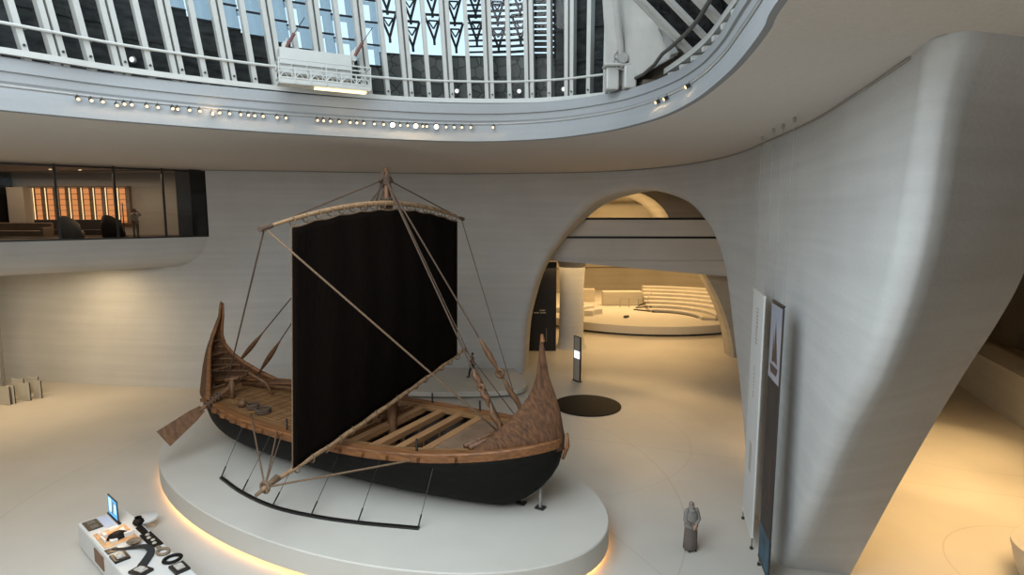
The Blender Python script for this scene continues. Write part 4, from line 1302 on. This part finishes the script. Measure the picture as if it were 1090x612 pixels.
block(Vector(t1).lerp(Vector(e1), .82), r_=.12)
t2 = Vector(t1) + Vector((.1, 0, -.1))
tackle(t2, e2, .66, .80, .0); tackle(t2, e2, .82, .99, .02); block(t2.lerp(Vector(e2), .81), r_=.15); block(t2.lerp(Vector(e2), .975), r_=.14)
rope('brace', YL, e1, .036, 'palerope'); 
rope('brace', YR, L(6.9, 1.5, 3.5), .022)
rope('sheet', BR, L(6.8, 1.45, 3.5), .024)
rope('brace', YL, L(-7.5, -.6, 3.35), .03)
sa, sb_ = L(-8.75, 1.0, 3.95), L(-7.5, 1.25, 3.6)
rope('backstay', L(MXl - .1, .1, 12.6), sa, .028); rope('backstay', L(MXl - .1, -.1, 12.5), sb_, .028)
tackle(L(MXl - .1, .1, 12.6), sa, .79, .985, .0); tackle(L(MXl - .1, -.1, 12.5), sb_, .79, .99, .0)
rope('sheet', BL, L(-3.9, -2.15, 3.15), .03, 'palerope'); rope('sheet', BL, L(-1.63, -2.75, 3.05), .03, 'palerope'); rope('sheet', BL, L(-1.3, -2.8, 3.05), .02, 'palerope')
rope('sheet', BL, L(5.1, -2.0, 3.0), .034, 'palerope')
rope('shroud', L(MXl, -.1, 12.4), L(-.6, -2.75, 3.05), .022)
b = MB(); b.tube([Vector(BL) + Vector((0, -.35, -.12)), Vector(BL) + Vector((0, .5, .12))], [.05, .12], 8); b.torus(BL, .17, .05, 12, 6, rot=Matrix.Rotation(PI / 2, 3, 'X')); b.build('boom_end_lashing', M['palerope'], ship, smooth=True)
# bow prop
pr = empty('hull_prop', (0, 0, 0), 0, 'slim dark steel prop with square feet under the bow', 'stand')
b = MB(); b.tube([bw(8.42, -.05, 1.04), bw(8.42, -.05, 1.80)], .05, 8); b.tube([bw(7.65, 0, 1.08), bw(8.42, -.05, 1.75)], .03, 6); b.build('post', M['greymetal'], pr)
for x in (8.42, 7.65):
    b = MB(); q = bw(x, -.03, 1.03); b.box(q, (.34, .26, .06), Matrix.Rotation(BA, 3, 'Z')); b.build('foot_plate', M['darkmetal'], pr)
b = MB(); b.box(bw(7.2, 0, 1.15), (.35, .3, .28), Matrix.Rotation(BA, 3, 'Z')); b.build('cradle_block', M['darkmetal'], pr)
# wires of the floor rail
for k, (x, y) in enumerate([(-3.78, -3.76), (-1.98, -4.22), (-.09, -4.44), (1.63, -4.28), (3.38, -3.86), (5.41, -3.21)]):
    xx = x + .05; a_ = bw(x, y, 1.05); c_ = bw(xx, -(hb(xx) + .04), 2.8)
    b = MB(); b.tube([a_, a_.lerp(c_, .22)], .028, 6); b.tube([a_, c_], .012, 5); b.build('wire', M['darkmetal'], rt)

# ============================================================ DISPLAY TABLE bottom left
TA = math.atan2(16.48 - 19.43, -9.39 + 14.87) 
TA = math.radians(-40.5)
tl = 7.4; tw = 1.45
tdir = Vector((math.cos(TA), math.sin(TA), 0)); tn = Vector((-tdir.y, tdir.x, 0))
T0 = Vector((-14.9, 19.43, 0))
t = empty('display_table', T0, TA, 'long white touch exhibit table at the lower left corner', 'table')
b = MB(); b.box((tl / 2, tw / 2, .47), (tl, tw, .86)); b.build('body', M['whitepaint'], t, bevel=.05)
b = MB(); b.box((tl / 2 + .05, tw / 2, .03), (tl - .3, tw - .2, .06)); b.build('base', M['darkmetal'], t)
b = MB(); b.box((2.3, -.012, .5), (.9, .03, .45)); b.build('side_panel', mat('bronze_plate', (.20, .09, .04), .5, noise=.3), t)
def on_table(name, label, cat, x, y, build, rz=0, z=.90, group=None):
    p = T0 + tdir * x + tn * y
    o_ = empty(name, (p.x, p.y, z), TA + rz, label, cat, group); build(o_); return o_
def slab(w_, d_, h_, m_, name='plate', bev=.01):
    def f(o_):
        b = MB(); b.box((0, 0, h_ / 2), (w_, d_, h_)); b.build(name, m_, o_, bevel=bev)
    return f
def text_plate(o_):
    b = MB(); b.box((0, 0, .015), (.42, .78, .03)); b.build('plate', M['blackpanel'], o_)
    b = MB()
    for y in (-.19, .19):
        for q in range(5): b.box((-.05 + q * .045 - .03, y, .032), (.012, .28 - .04 * (q % 3), .004))
    b.build('text_block', M['greymetal'], o_)
on_table('caption_plate', 'dark caption panel on the near end of the exhibit table', 'label', .55, .30, text_plate, PI / 2)
on_table('screen_strip', 'pale lilac base strip beneath the upright blue screen', 'strip', .62, .66, slab(1.0, .26, .02, mat('pale_lilac', (.5, .5, .58), .4, noise=.05)))
def screen(o_):
    b = MB(); b.box((0, 0, .03), (.09, 1.2, .05)); b.build('stand', M['blackpanel'], o_)
    b = MB(); b.box((0, 0, .42), (.035, .95, .72)); b.build('bezel', M['darkmetal'], o_)
    bl = emit('screen_blue', (.12, .42, .85), 1.1); wh = emit('screen_pale', (.55, .80, 1.0), 1.2)
    b = MB()
    for sx in (-.020,):
        b.box((sx, 0, .42), (.006, .88, .64))
    b.build('display', bl, o_)
    b = MB(); b.box((-.0245, .22, .46), (.004, .26, .5)); b.box((-.0245, -.28, .44), (.004, .2, .34)); b.build('display_window', wh, o_)
    b = MB(); b.bar((-.028, .05, .2), (-.028, -.14, .66), .02, .09, up=(0, 1, 0)); b.build('display_figure', M['greymetal'], o_)
on_table('upright_screen', 'upright tablet screen glowing blue on the exhibit table', 'screen', .62, .92, screen, PI / 2)
def lit_tray(o_):
    b = MB(); b.box((0, 0, .01), (1.3, 1.05, .02)); b.build('tray', M['whitepaint'], o_)
    glow = mat('tray_sand', (.75, .48, .24), .6, col2=(.5, .2, .07), nscale=5)
    b = MB(); b.box((.12, 0, .03), (.95, .92, .03)); b.box((-.52, 0, .03), (.2, .92, .03)); b.build('relief_map', glow, o_)
    b = MB()
    for (x, y, w_, d_, h_) in ((-.1, .25, .3, .12, .1), (.3, .3, .12, .28, .14), (-.2, -.25, .25, .1, .12), (.35, -.15, .2, .2, .08), (.05, -.35, .4, .06, .1), (-.52, .1, .1, .3, .08), (-.52, -.3, .12, .12, .08)):
        b.box((x, y, .04 + h_ / 2), (w_, d_, h_))
    b.build('model_block', M['whitepaint'], o_, bevel=.01)
    b = MB(); b.lathe([(.001, .2), (.1, .19), (.2, .12), (.24, .02)], (.15, .02, .04), 20, 1.3); b.build('dark_dome', M['carpet'], o_, smooth=True)
on_table('lit_model_tray', 'glowing amber model tray set in the exhibit table', 'model', 2.0, .56, lit_tray)
pl_ = T0 + tdir * 1.8 + tn * .6
point_lamp('tray_light', (pl_.x, pl_.y, 1.6), 14, (1, .68, .35), .15)
on_table('caption_plate', 'small dark caption panel beside the glowing tray', 'label', 2.85, .22, slab(.32, .34, .03, M['blackpanel'], 'plate'))
def cloth_strip(o_):
    b = MB(); rows = []
    path = [(-.75, -.55, .03), (-.5, -.3, .03), (-.2, -.02, .10), (.1, .15, .14), (.4, .18, .1), (.65, .0, .05), (.95, -.25, .03)]
    c_ = cr(path, 5)
    for k, p in enumerate(c_):
        a = c_[max(0, k - 1)]; e_ = c_[min(len(c_) - 1, k + 1)]; d_ = (e_ - a); d_.z = 0; d_.normalize(); n_ = Vector((-d_.y, d_.x, 0)); w_ = .05 + .09 * k / len(c_)
        rows.append([p + n_ * w_, p - n_ * w_])
    b.grid(rows); b.build('band', M['blackcloth'], o_, solid=.03)
on_table('curved_black_relic', 'curved black band arching across the white tabletop', 'exhibit', 3.55, .78, cloth_strip)
def block_plate(o_, m_=None):
    b = MB(); b.box((0, 0, .04), (.55, .42, .08)); b.build('plate', M['blackpanel'], o_, bevel=.01)
    b = MB(); b.box((0, 0, .09), (.34, .22, .03)); b.torus((0, 0, .11), .1, .02, 14, 6); b.build('relief', M['gold'], o_)
on_table('relief_block', 'dark square block with a ring relief on the table', 'exhibit', 3.5, .24, block_plate)
def vessel(o_):
    b = MB(); b.lathe([(.001, 0), (.1, 0), (.18, .12), (.14, .22), (.09, .25), (.11, .3)], n=16); b.build('body', M['carpet'], o_, smooth=True)
    b = MB(); b.torus((.14, 0, .18), .07, .018, 12, 6, rot=Matrix.Rotation(PI / 2, 3, 'X')); b.build('handle', M['carpet'], o_, smooth=True)
on_table('dark_jug', 'dark jug at the back edge of the exhibit table', 'exhibit', 1.75, 1.32, vessel)
on_table('caption_plate', 'long dark label strip lying at the back edge by the jug', 'label', 2.2, 1.27, slab(.55, .2, .05, M['carpet'], 'plate'))
def bowl(o_):
    b = MB(); b.lathe([(.001, .02), (.1, .02), (.2, .12), (.22, .14), (.19, .14), (.1, .05)], n=18); b.build('bowl', M['tan'], o_, smooth=True)
on_table('small_bowl', 'small brown bowl on the back half of the table', 'exhibit', 2.98, .80, bowl)
def tiles(o_):
    b = MB(); b.box((0, 0, .02), (1.1, .34, .04)); b.build('board', M['carpet'], o_)
    b = MB()
    for k in range(4): b.lathe([(.001, .08), (.05, .07), (.07, .04)], (-.38 + k * .24, .02 * (-1) ** k, 0), 10)
    b.build('shell', M['beige'], o_, smooth=True)
on_table('shell_board', 'brown board with a row of pale shells along the back edge', 'exhibit', 3.1, 1.25, tiles)
def ring_item(o_):
    b = MB(); b.torus((0, 0, .05), .2, .05, 20, 8, sy=.8); b.bar((-.45, 0, .05), (-.2, 0, .05), .1, .06); b.build('ring', M['tan'], o_, smooth=True)
on_table('ring_handle', 'brown ring with a flat handle at the back edge of the table', 'exhibit', 4.2, 1.22, ring_item)
on_table('rope_ring', 'plain brown ring nearest the corner at the back edge of the table', 'exhibit', 4.85, 1.25, lambda o_: MB().torus((0, 0, .05), .2, .05, 20, 8, sy=1.2).build('ring', M['carpet'], o_, smooth=True))
on_table('relief_block', 'brown tile exhibit on the table at the bottom edge of the photo', 'exhibit', 5.5, 1.2, block_plate)
on_table('relief_block', 'gold-lit block on the table below the black band', 'exhibit', 4.8, .4, block_plate, .3)
t = empty('round_stool', (-13.42, 20.75, 0), 0, 'round white stool on the floor behind the blue screen', 'stool')
b = MB(); b.lathe([(.001, .44), (.38, .44), (.42, .41), (.42, .35), (.38, .33), (.1, .32)], n=32); b.build('seat', M['whitepaint'], t, smooth=True, auto=40)
b = MB(); b.lathe([(.3, 0), (.32, .02), (.12, .06), (.1, .33)], n=24); b.build('pedestal', M['whitepaint'], t, smooth=True)

# ============================================================ TURNSTILES
for k, (x, y, w_) in enumerate([(-30.95, 33.6, .7), (-30.75, 35.1, 1.1), (-30.35, 35.2, .5), (-30.15, 35.9, 1.0), (-29.6, 36.3, .5), (-31.2, 36.8, .9), (-30.6, 37.2, .9), (-30.0, 37.6, .7)][:7]):
    lab = ['nearest glass gate panel at the left edge of the hall', 'second glass gate panel from the front, left group', 'narrow glass gate panel in the left group', 'wide glass gate panel in the middle of the entrance gates', 'glass gate panel closest to the hall in the middle group', 'rear glass gate panel at the left edge', 'rear glass gate panel beside the wall, furthest right'][k]
    t = empty('glass_gate', (x, y, 0), math.radians(-20), lab, 'gate', 'entrance gates')
    b = MB(); b.box((0, 0, .55), (w_, .04, 1.02)); b.build('glass_leaf', M['gateglass'], t)
    b = MB(); b.box((w_ / 2 + .08, 0, .56), (.16, .12, 1.12)); b.box((0, 0, .04), (w_, .16, .08)); b.build('gate_post', M['gold'], t, bevel=.02)
    b = MB(); b.box((w_ / 2 + .165, .06, .56), (.02, .05, 1.12)); b.build('dark_end', M['darkmetal'], t)
w = MB(); w.box((-33.8, 38.9, 4), (.12, .2, 8)); struct(w.build('trim_6', M['greymetal']))

# ============================================================ HANGING BANNERS
def banner(name, p0, p1, z0, z1, lab, kind):
    p0, p1 = Vector(p0), Vector(p1)
    d = (p1 - p0); wd = d.length; a = math.atan2(d.y, d.x)
    t = empty(name, ((p0.x + p1.x) / 2, (p0.y + p1.y) / 2, 0), a, lab, 'banner')
    b = MB(); b.box((0, 0, (z0 + z1) / 2), (wd, .05, z1 - z0)); b.build('cloth', M['banner_white'] if kind == 'text' else M['banner_dark'], t)
    for s_ in (-1, 1):
        x = s_ * (wd / 2 - .03)
        b = MB(); b.tube([(x, 0, z1), (x, 0, 14.1)], .009, 5); b.build('suspension_cable', M['greymetal'], t)
        b = MB(); b.lathe([(.04, 0), (.05, .1), (.03, .14)], (x, 0, 13.95), 8); b.build('ceiling_anchor', M['greymetal'], t)
        b = MB(); b.tube([(x, 0, .0), (x, 0, z0)], .016, 5); b.box((x, 0, .03), (.1, .1, .06)); b.build('floor_anchor', M['darkmetal'], t)
    for z in (z1 + .02, z0 - .02):
        b = MB(); b.box((0, 0, z), (wd + .02, .08, .05)); b.build('batten', M['whitepaint'] if kind == 'text' else M['darkmetal'], t)
    return t, wd
M['banner_white'] = mat('banner_fabric', (.62, .62, .60), .8, noise=.03, nscale=1)
M['banner_dark'] = mat('banner_dark_print', (.045, .035, .03), .7, noise=.3, nscale=1.5, stretch=(1, 1, .4))
t, wd = banner('hanging_banner', (8.72, 21.45), (8.22, 19.35), .45, 8.72, 'tall white hanging banner with small grey vertical lettering', 'text')
b = MB()
for (z0, z1, x, wf) in ((7.0, 8.2, .0, .05), (5.1, 6.2, .05, .05)):
    z = z0
    while z < z1:
        hgt = .06 + R.random() * .05
        for col in range(2 if z0 > 6 else 1):
            b.box((x + col * .22 - .1, -.032, z), (.12, .006, hgt * .7)); b.box((x + col * .22 - .1, .032, z), (.12, .006, hgt * .7))
        z += hgt + .04
for k in range(9):
    z = 2.4 + k * .12; b.box((0, .032, z), (.5, .006, .04)); b.box((0, -.032, z), (.5, .006, .04))
b.build('lettering', M['greymetal'], t)
t, wd = banner('hanging_banner', (8.10, 18.45), (7.84, 17.12), .35, 8.75, 'tall hanging banner picturing a sailing boat above dark water', 'photo')
def both(b, x, z, w_, h_, o_=.03):
    for s_ in (-1, 1): b.box((x, s_ * o_, z), (w_, .006, h_))
b = MB(); both(b, 0, 7.55, wd - .02, 2.3); b.build('printed_sky', mat('print_sky', (.26, .28, .34), .8, col2=(.36, .34, .35), nscale=1, stretch=(.3, .3, 1)), t)
b = MB()
for s_ in (-1, 1):
    y = s_ * .036
    b.add([(.0, y, 8.25), (-.12, y, 7.0), (.38, y, 6.95)], [(0, 1, 2)]); b.add([(-.18, y, 7.95), (-.3, y, 6.95), (-.05, y, 6.95)], [(0, 1, 2)])
    b.add([(-.5, y, 6.85), (.5, y, 6.85), (.35, y, 6.6), (-.38, y, 6.6)], [(0, 1, 2, 3)])
b.build('printed_boat', mat('print_boat', (.10, .055, .04), .8, noise=.2), t)
b = MB()
for s_ in (-1, 1):
    y = s_ * .036; pts = cr([(.25, 0, 4.4), (.33, 0, 3.4), (.3, 0, 2.6), (.1, 0, 2.3), (-.12, 0, 2.6), (-.05, 0, 2.85), (.05, 0, 2.7)], 5)
    b.grid([[(p.x - .05, y, p.z), (p.x + .05, y, p.z + .02)] for p in pts])
b.build('printed_hook', mat('print_hook', (.12, .07, .05), .8, noise=.2), t)
b = MB(); both(b, 0, .95, wd - .02, 1.15)
b.build('printed_water', mat('print_blue', (.07, .14, .20), .8, col2=(.03, .05, .06), nscale=1.2), t)

# ============================================================ PEOPLE
def skin_body(name, joints, edges, m_, parent, sub=1, root=0):
    me = bpy.data.meshes.new(name)
    names = list(joints); idx = {n: i for i, n in enumerate(names)}
    me.from_pydata([joints[n][0] for n in names], [(idx[a], idx[b_]) for a, b_ in edges], [])
    me.materials.append(m_)
    o_ = bpy.data.objects.new(name, me); COL.objects.link(o_); o_.parent = parent
    md = o_.modifiers.new('skin', 'SKIN'); md.use_smooth_shade = True
    sk = me.skin_vertices[0].data
    for n in names:
        r_ = joints[n][1]; sk[idx[n]].radius = r_ if isinstance(r_, tuple) else (r_, r_)
        sk[idx[n]].use_root = False
    sk[root].use_root = True
    s2 = o_.modifiers.new('sub', 'SUBSURF'); s2.levels = sub; s2.render_levels = sub
    return o_
def hand(J, E, side, wrist, d, up):
    """palm and five fingers leaving the wrist joint along d"""
    w_ = Vector(J[wrist][0]); d = Vector(d).normalized(); up = Vector(up).normalized(); sd = d.cross(up).normalized()
    J[side + 'palm'] = (tuple(w_ + d * .07), (.034, .018)); E.append((wrist, side + 'palm'))
    for k, (off, ln) in enumerate(((-.027, .075), (-.009, .085), (.009, .08), (.027, .062))):
        a = w_ + d * .105 + sd * off; b_ = a + d * ln * .6 - up * .012; c_ = b_ + d * ln * .4 - up * .03
        J['%sf%da' % (side, k)] = (tuple(a), .0095); J['%sf%db' % (side, k)] = (tuple(b_), .0085); J['%sf%dc' % (side, k)] = (tuple(c_), .007)
        E += [(side + 'palm', '%sf%da' % (side, k)), ('%sf%da' % (side, k), '%sf%db' % (side, k)), ('%sf%db' % (side, k), '%sf%dc' % (side, k))]
    a = w_ + d * .035 - sd * .035 - up * .01; b_ = a + d * .035 - sd * .02 - up * .015
    J[side + 'ta'] = (tuple(a), .011); J[side + 'tb'] = (tuple(b_), .009); E += [(wrist, side + 'ta'), (side + 'ta', side + 'tb')]
def person(loc, rz, label, pose, top_m, leg_m, robe=False, scarf=None, scale=1.0, group=None):
    t = empty('person', loc, rz, label, 'person', group); t.scale = (scale,) * 3
    P_ = dict(pelvis=(0, 0, .95), chest=(0, .0, 1.28), neck=(0, .0, 1.47), headb=(0, -.01, 1.53), headt=(0, .0, 1.66),
              ls=(.17, 0, 1.40), le=(.24, -.02, 1.13), lw=(.24, -.10, .89), rs=(-.17, 0, 1.40), re=(-.24, -.02, 1.13), rw=(-.24, -.10, .89),
              lh=(.09, 0, .90), lk=(.10, -.02, .50), la=(.10, .02, .08), lt=(.11, -.14, .03), rh=(-.09, 0, .90), rk=(-.10, -.02, .50), ra=(-.10, .02, .08), rt=(-.11, -.14, .03))
    P_.update(pose)
    rad = dict(pelvis=(.15, .11), chest=(.16, .105), neck=.055, headb=(.072, .085), headt=(.070, .085), ls=.055, rs=.055, le=.042, re=.042, lw=.026, rw=.026,
               lh=.085, rh=.085, lk=.058, rk=.058, la=.038, ra=.038, lt=.032, rt=.032)
    E = [('pelvis', 'chest'), ('chest', 'neck'), ('neck', 'headb'), ('headb', 'headt'), ('chest', 'ls'), ('ls', 'le'), ('le', 'lw'), ('chest', 'rs'), ('rs', 're'), ('re', 'rw'),
         ('pelvis', 'lh'), ('lh', 'lk'), ('lk', 'la'), ('la', 'lt'), ('pelvis', 'rh'), ('rh', 'rk'), ('rk', 'ra'), ('ra', 'rt')]
    J = {k: (v, rad[k]) for k, v in P_.items()}
    for sd, wr_, el in (('l', 'lw', 'le'), ('r', 'rw', 're')):
        d = Vector(P_[wr_]) - Vector(P_[el]); up = Vector((0, -1, .2)) if abs(d.normalized().z) > .5 else Vector((0, 0, 1))
        hand(J, E, sd, wr_, d, up)
    skin_body('body', J, E, M['skinm'], t, 1)
    # face: nose, ears, eyes, mouth
    hx = Vector(P_['headb']).lerp(Vector(P_['headt']), .45)
    b = MB(); b.tube([hx + Vector((0, -.085, .03)), hx + Vector((0, -.108, -.01)), hx + Vector((0, -.088, -.02))], [.008, .013, .008], 6)
    for s_ in (-1, 1): b.tube([hx + Vector((s_ * .068, 0, .02)), hx + Vector((s_ * .082, .01, .0)), hx + Vector((s_ * .07, 0, -.03))], [.012, .014, .008], 6)
    b.build('face', M['skinm'], t, smooth=True)
    b = MB()
    for s_ in (-1, 1): b.lathe([(.001, .008), (.009, .004), (.01, -.004)], hx + Vector((s_ * .03, -.078, .03)), 8)
    b.box(hx + Vector((0, -.086, -.045)), (.04, .008, .008)); b.build('eyes_and_mouth', M['hair'], t)
    def sub_skin(name, keys, ed, grow, m_):
        K = {}
        for k in keys:
            r_ = rad[k]; K[k] = (P_[k], tuple(q + grow for q in r_) if isinstance(r_, tuple) else (r_ + grow,) * 2)
        skin_body(name, K, ed, m_, t, 1)
    if not robe:
        sub_skin('shirt', ['pelvis', 'chest', 'ls', 'le', 'rs', 're', 'lw', 'rw'], [('pelvis', 'chest'), ('chest', 'ls'), ('ls', 'le'), ('chest', 'rs'), ('rs', 're'), ('le', 'lw'), ('re', 'rw')], .014, top_m)
        sub_skin('trousers', ['pelvis', 'lh', 'lk', 'la', 'rh', 'rk', 'ra'], [('pelvis', 'lh'), ('lh', 'lk'), ('lk', 'la'), ('pelvis', 'rh'), ('rh', 'rk'), ('rk', 'ra')], .016, leg_m)
    else:
        rows = []
        for z, a_, c_, y_ in ((.04, .21, .17, .01), (.08, .25, .20, .01), (.35, .235, .185, .01), (.7, .225, .17, .0), (.9, .215, .165, 0), (1.05, .19, .145, 0)):
            rows.append([(a_ * math.cos(2 * PI * k / 32) * (1 + .035 * math.sin(k * 2.4)), y_ + c_ * math.sin(2 * PI * k / 32) * (1 + .035 * math.cos(k * 1.9)), z) for k in range(32)])
        b = MB(); b.grid(rows, True); b.build('skirt', leg_m, t, smooth=True)
        rows = []
        for z, a_, c_ in ((.86, .245, .19), (1.0, .245, .185), (1.2, .235, .165), (1.34, .22, .14), (1.42, .15, .11), (1.48, .075, .075)):
            rows.append([(a_ * math.cos(2 * PI * k / 28), c_ * math.sin(2 * PI * k / 28), z) for k in range(28)])
        b = MB(); b.grid(rows, True); b.build('robe', top_m, t, smooth=True)
        for s_, e_, w_ in (('ls', 'le', 'lw'), ('rs', 're', 'rw')):
            b = MB(); S_ = Vector(P_[s_]); b.tube([S_ + Vector((-S_.x * .35, 0, .045)), S_ + Vector((0, 0, .03)), S_ + Vector((S_.x * .15, 0, -.06)), P_[e_], Vector(P_[e_]).lerp(Vector(P_[w_]), .85)], [.05, .085, .085, .075, .06], 12); b.build('sleeve', top_m, t, smooth=True)
    if scarf:
        b = MB(); rows = []
        for k, (z, r_, y_) in enumerate(((-.16, .15, .02), (-.12, .12, .02), (-.06, .092, .01), (0, .088, .02), (.06, .09, .02), (.10, .078, .02), (.125, .045, .02), (.135, .005, .02))):
            row = []
            for q in range(24):
                a_ = 2 * PI * q / 24; open_ = 1 if z < -.08 or z > .07 else (0.74 if math.sin(a_) < -.75 else 1)
                row.append((hx.x + r_ * math.cos(a_), hx.y + y_ + r_ * 1.12 * math.sin(a_) * open_, hx.z + z))
            rows.append(row)
        b.grid(rows, True); b.build('headscarf', scarf, t, smooth=True)
    else:
        b = MB(); rows = []
        for z, r_ in ((-.03, .078), (.02, .086), (.06, .084), (.095, .066), (.118, .035), (.125, .004)):
            rows.append([(hx.x + r_ * math.cos(2 * PI * q / 20), hx.y + .014 + r_ * 1.1 * math.sin(2 * PI * q / 20) * (.72 if (math.sin(2 * PI * q / 20) < -.2 and z < .07) else 1), hx.z + z) for q in range(20)])
        b.grid(rows, True); b.build('hair', M['hair'], t, smooth=True)
    for s_, a_, q in ((1, 'la', 'lt'), (-1, 'ra', 'rt')):
        b = MB(); A_, T_ = Vector(P_[a_]), Vector(P_[q]); b.tube([A_ + Vector((0, .05, -.03)), A_ + Vector((0, -.02, -.02)), T_ + Vector((0, -.03, .005))], [.045, .052, .035], 10, flat=1); b.build('shoe', M['hair'], t, smooth=True)
    return t
person((6.1, 19.3, 0.02), math.radians(12), 'person in a long ash-grey robe and headscarf standing alone, hands at the waist', dict(lw=(.06, -.21, 1.0), rw=(-.05, -.20, .98), le=(.25, -.05, 1.12), re=(-.25, -.05, 1.12)), M['ash'], M['mauve'], robe=True, scarf=M['ash'], scale=1.0)
b_ = person((-2.66, 39.4, .42), math.radians(-70), 'person in a red-brown top and black trousers striding on the wall platform', dict(lk=(.10, -.22, .52), la=(.10, -.28, .12), lt=(.11, -.42, .1), rk=(-.10, .10, .50), ra=(-.10, .30, .1), rt=(-.11, .17, .03), lw=(.2, -.3, 1.2), le=(.24, -.1, 1.14)), mat('russet_cloth', (.12, .04, .03), .9, noise=.2), M['blackcloth'], scale=1.0)
person((-23.05, 37.0, 9.93), math.radians(50), 'person in a beige top raising both arms to take a picture in the lounge', dict(le=(.27, -.16, 1.28), lw=(.1, -.34, 1.46), re=(-.27, -.16, 1.28), rw=(-.08, -.34, 1.46)), M['beige'], M['tan'], scale=1.02)
tp = empty('camera_phone', (-22.80, 36.72, 11.50), math.radians(50), 'small dark phone held up by the person in the lounge', 'phone')
b = MB(); b.box((0, 0, 0), (.15, .012, .08)); b.build('phone_body', M['darkmetal'], tp)
b = MB(); b.lathe([(.001, 0), (.012, 0)], (.05, .008, .02), 8); b.build('lens', M['greymetal'], tp)
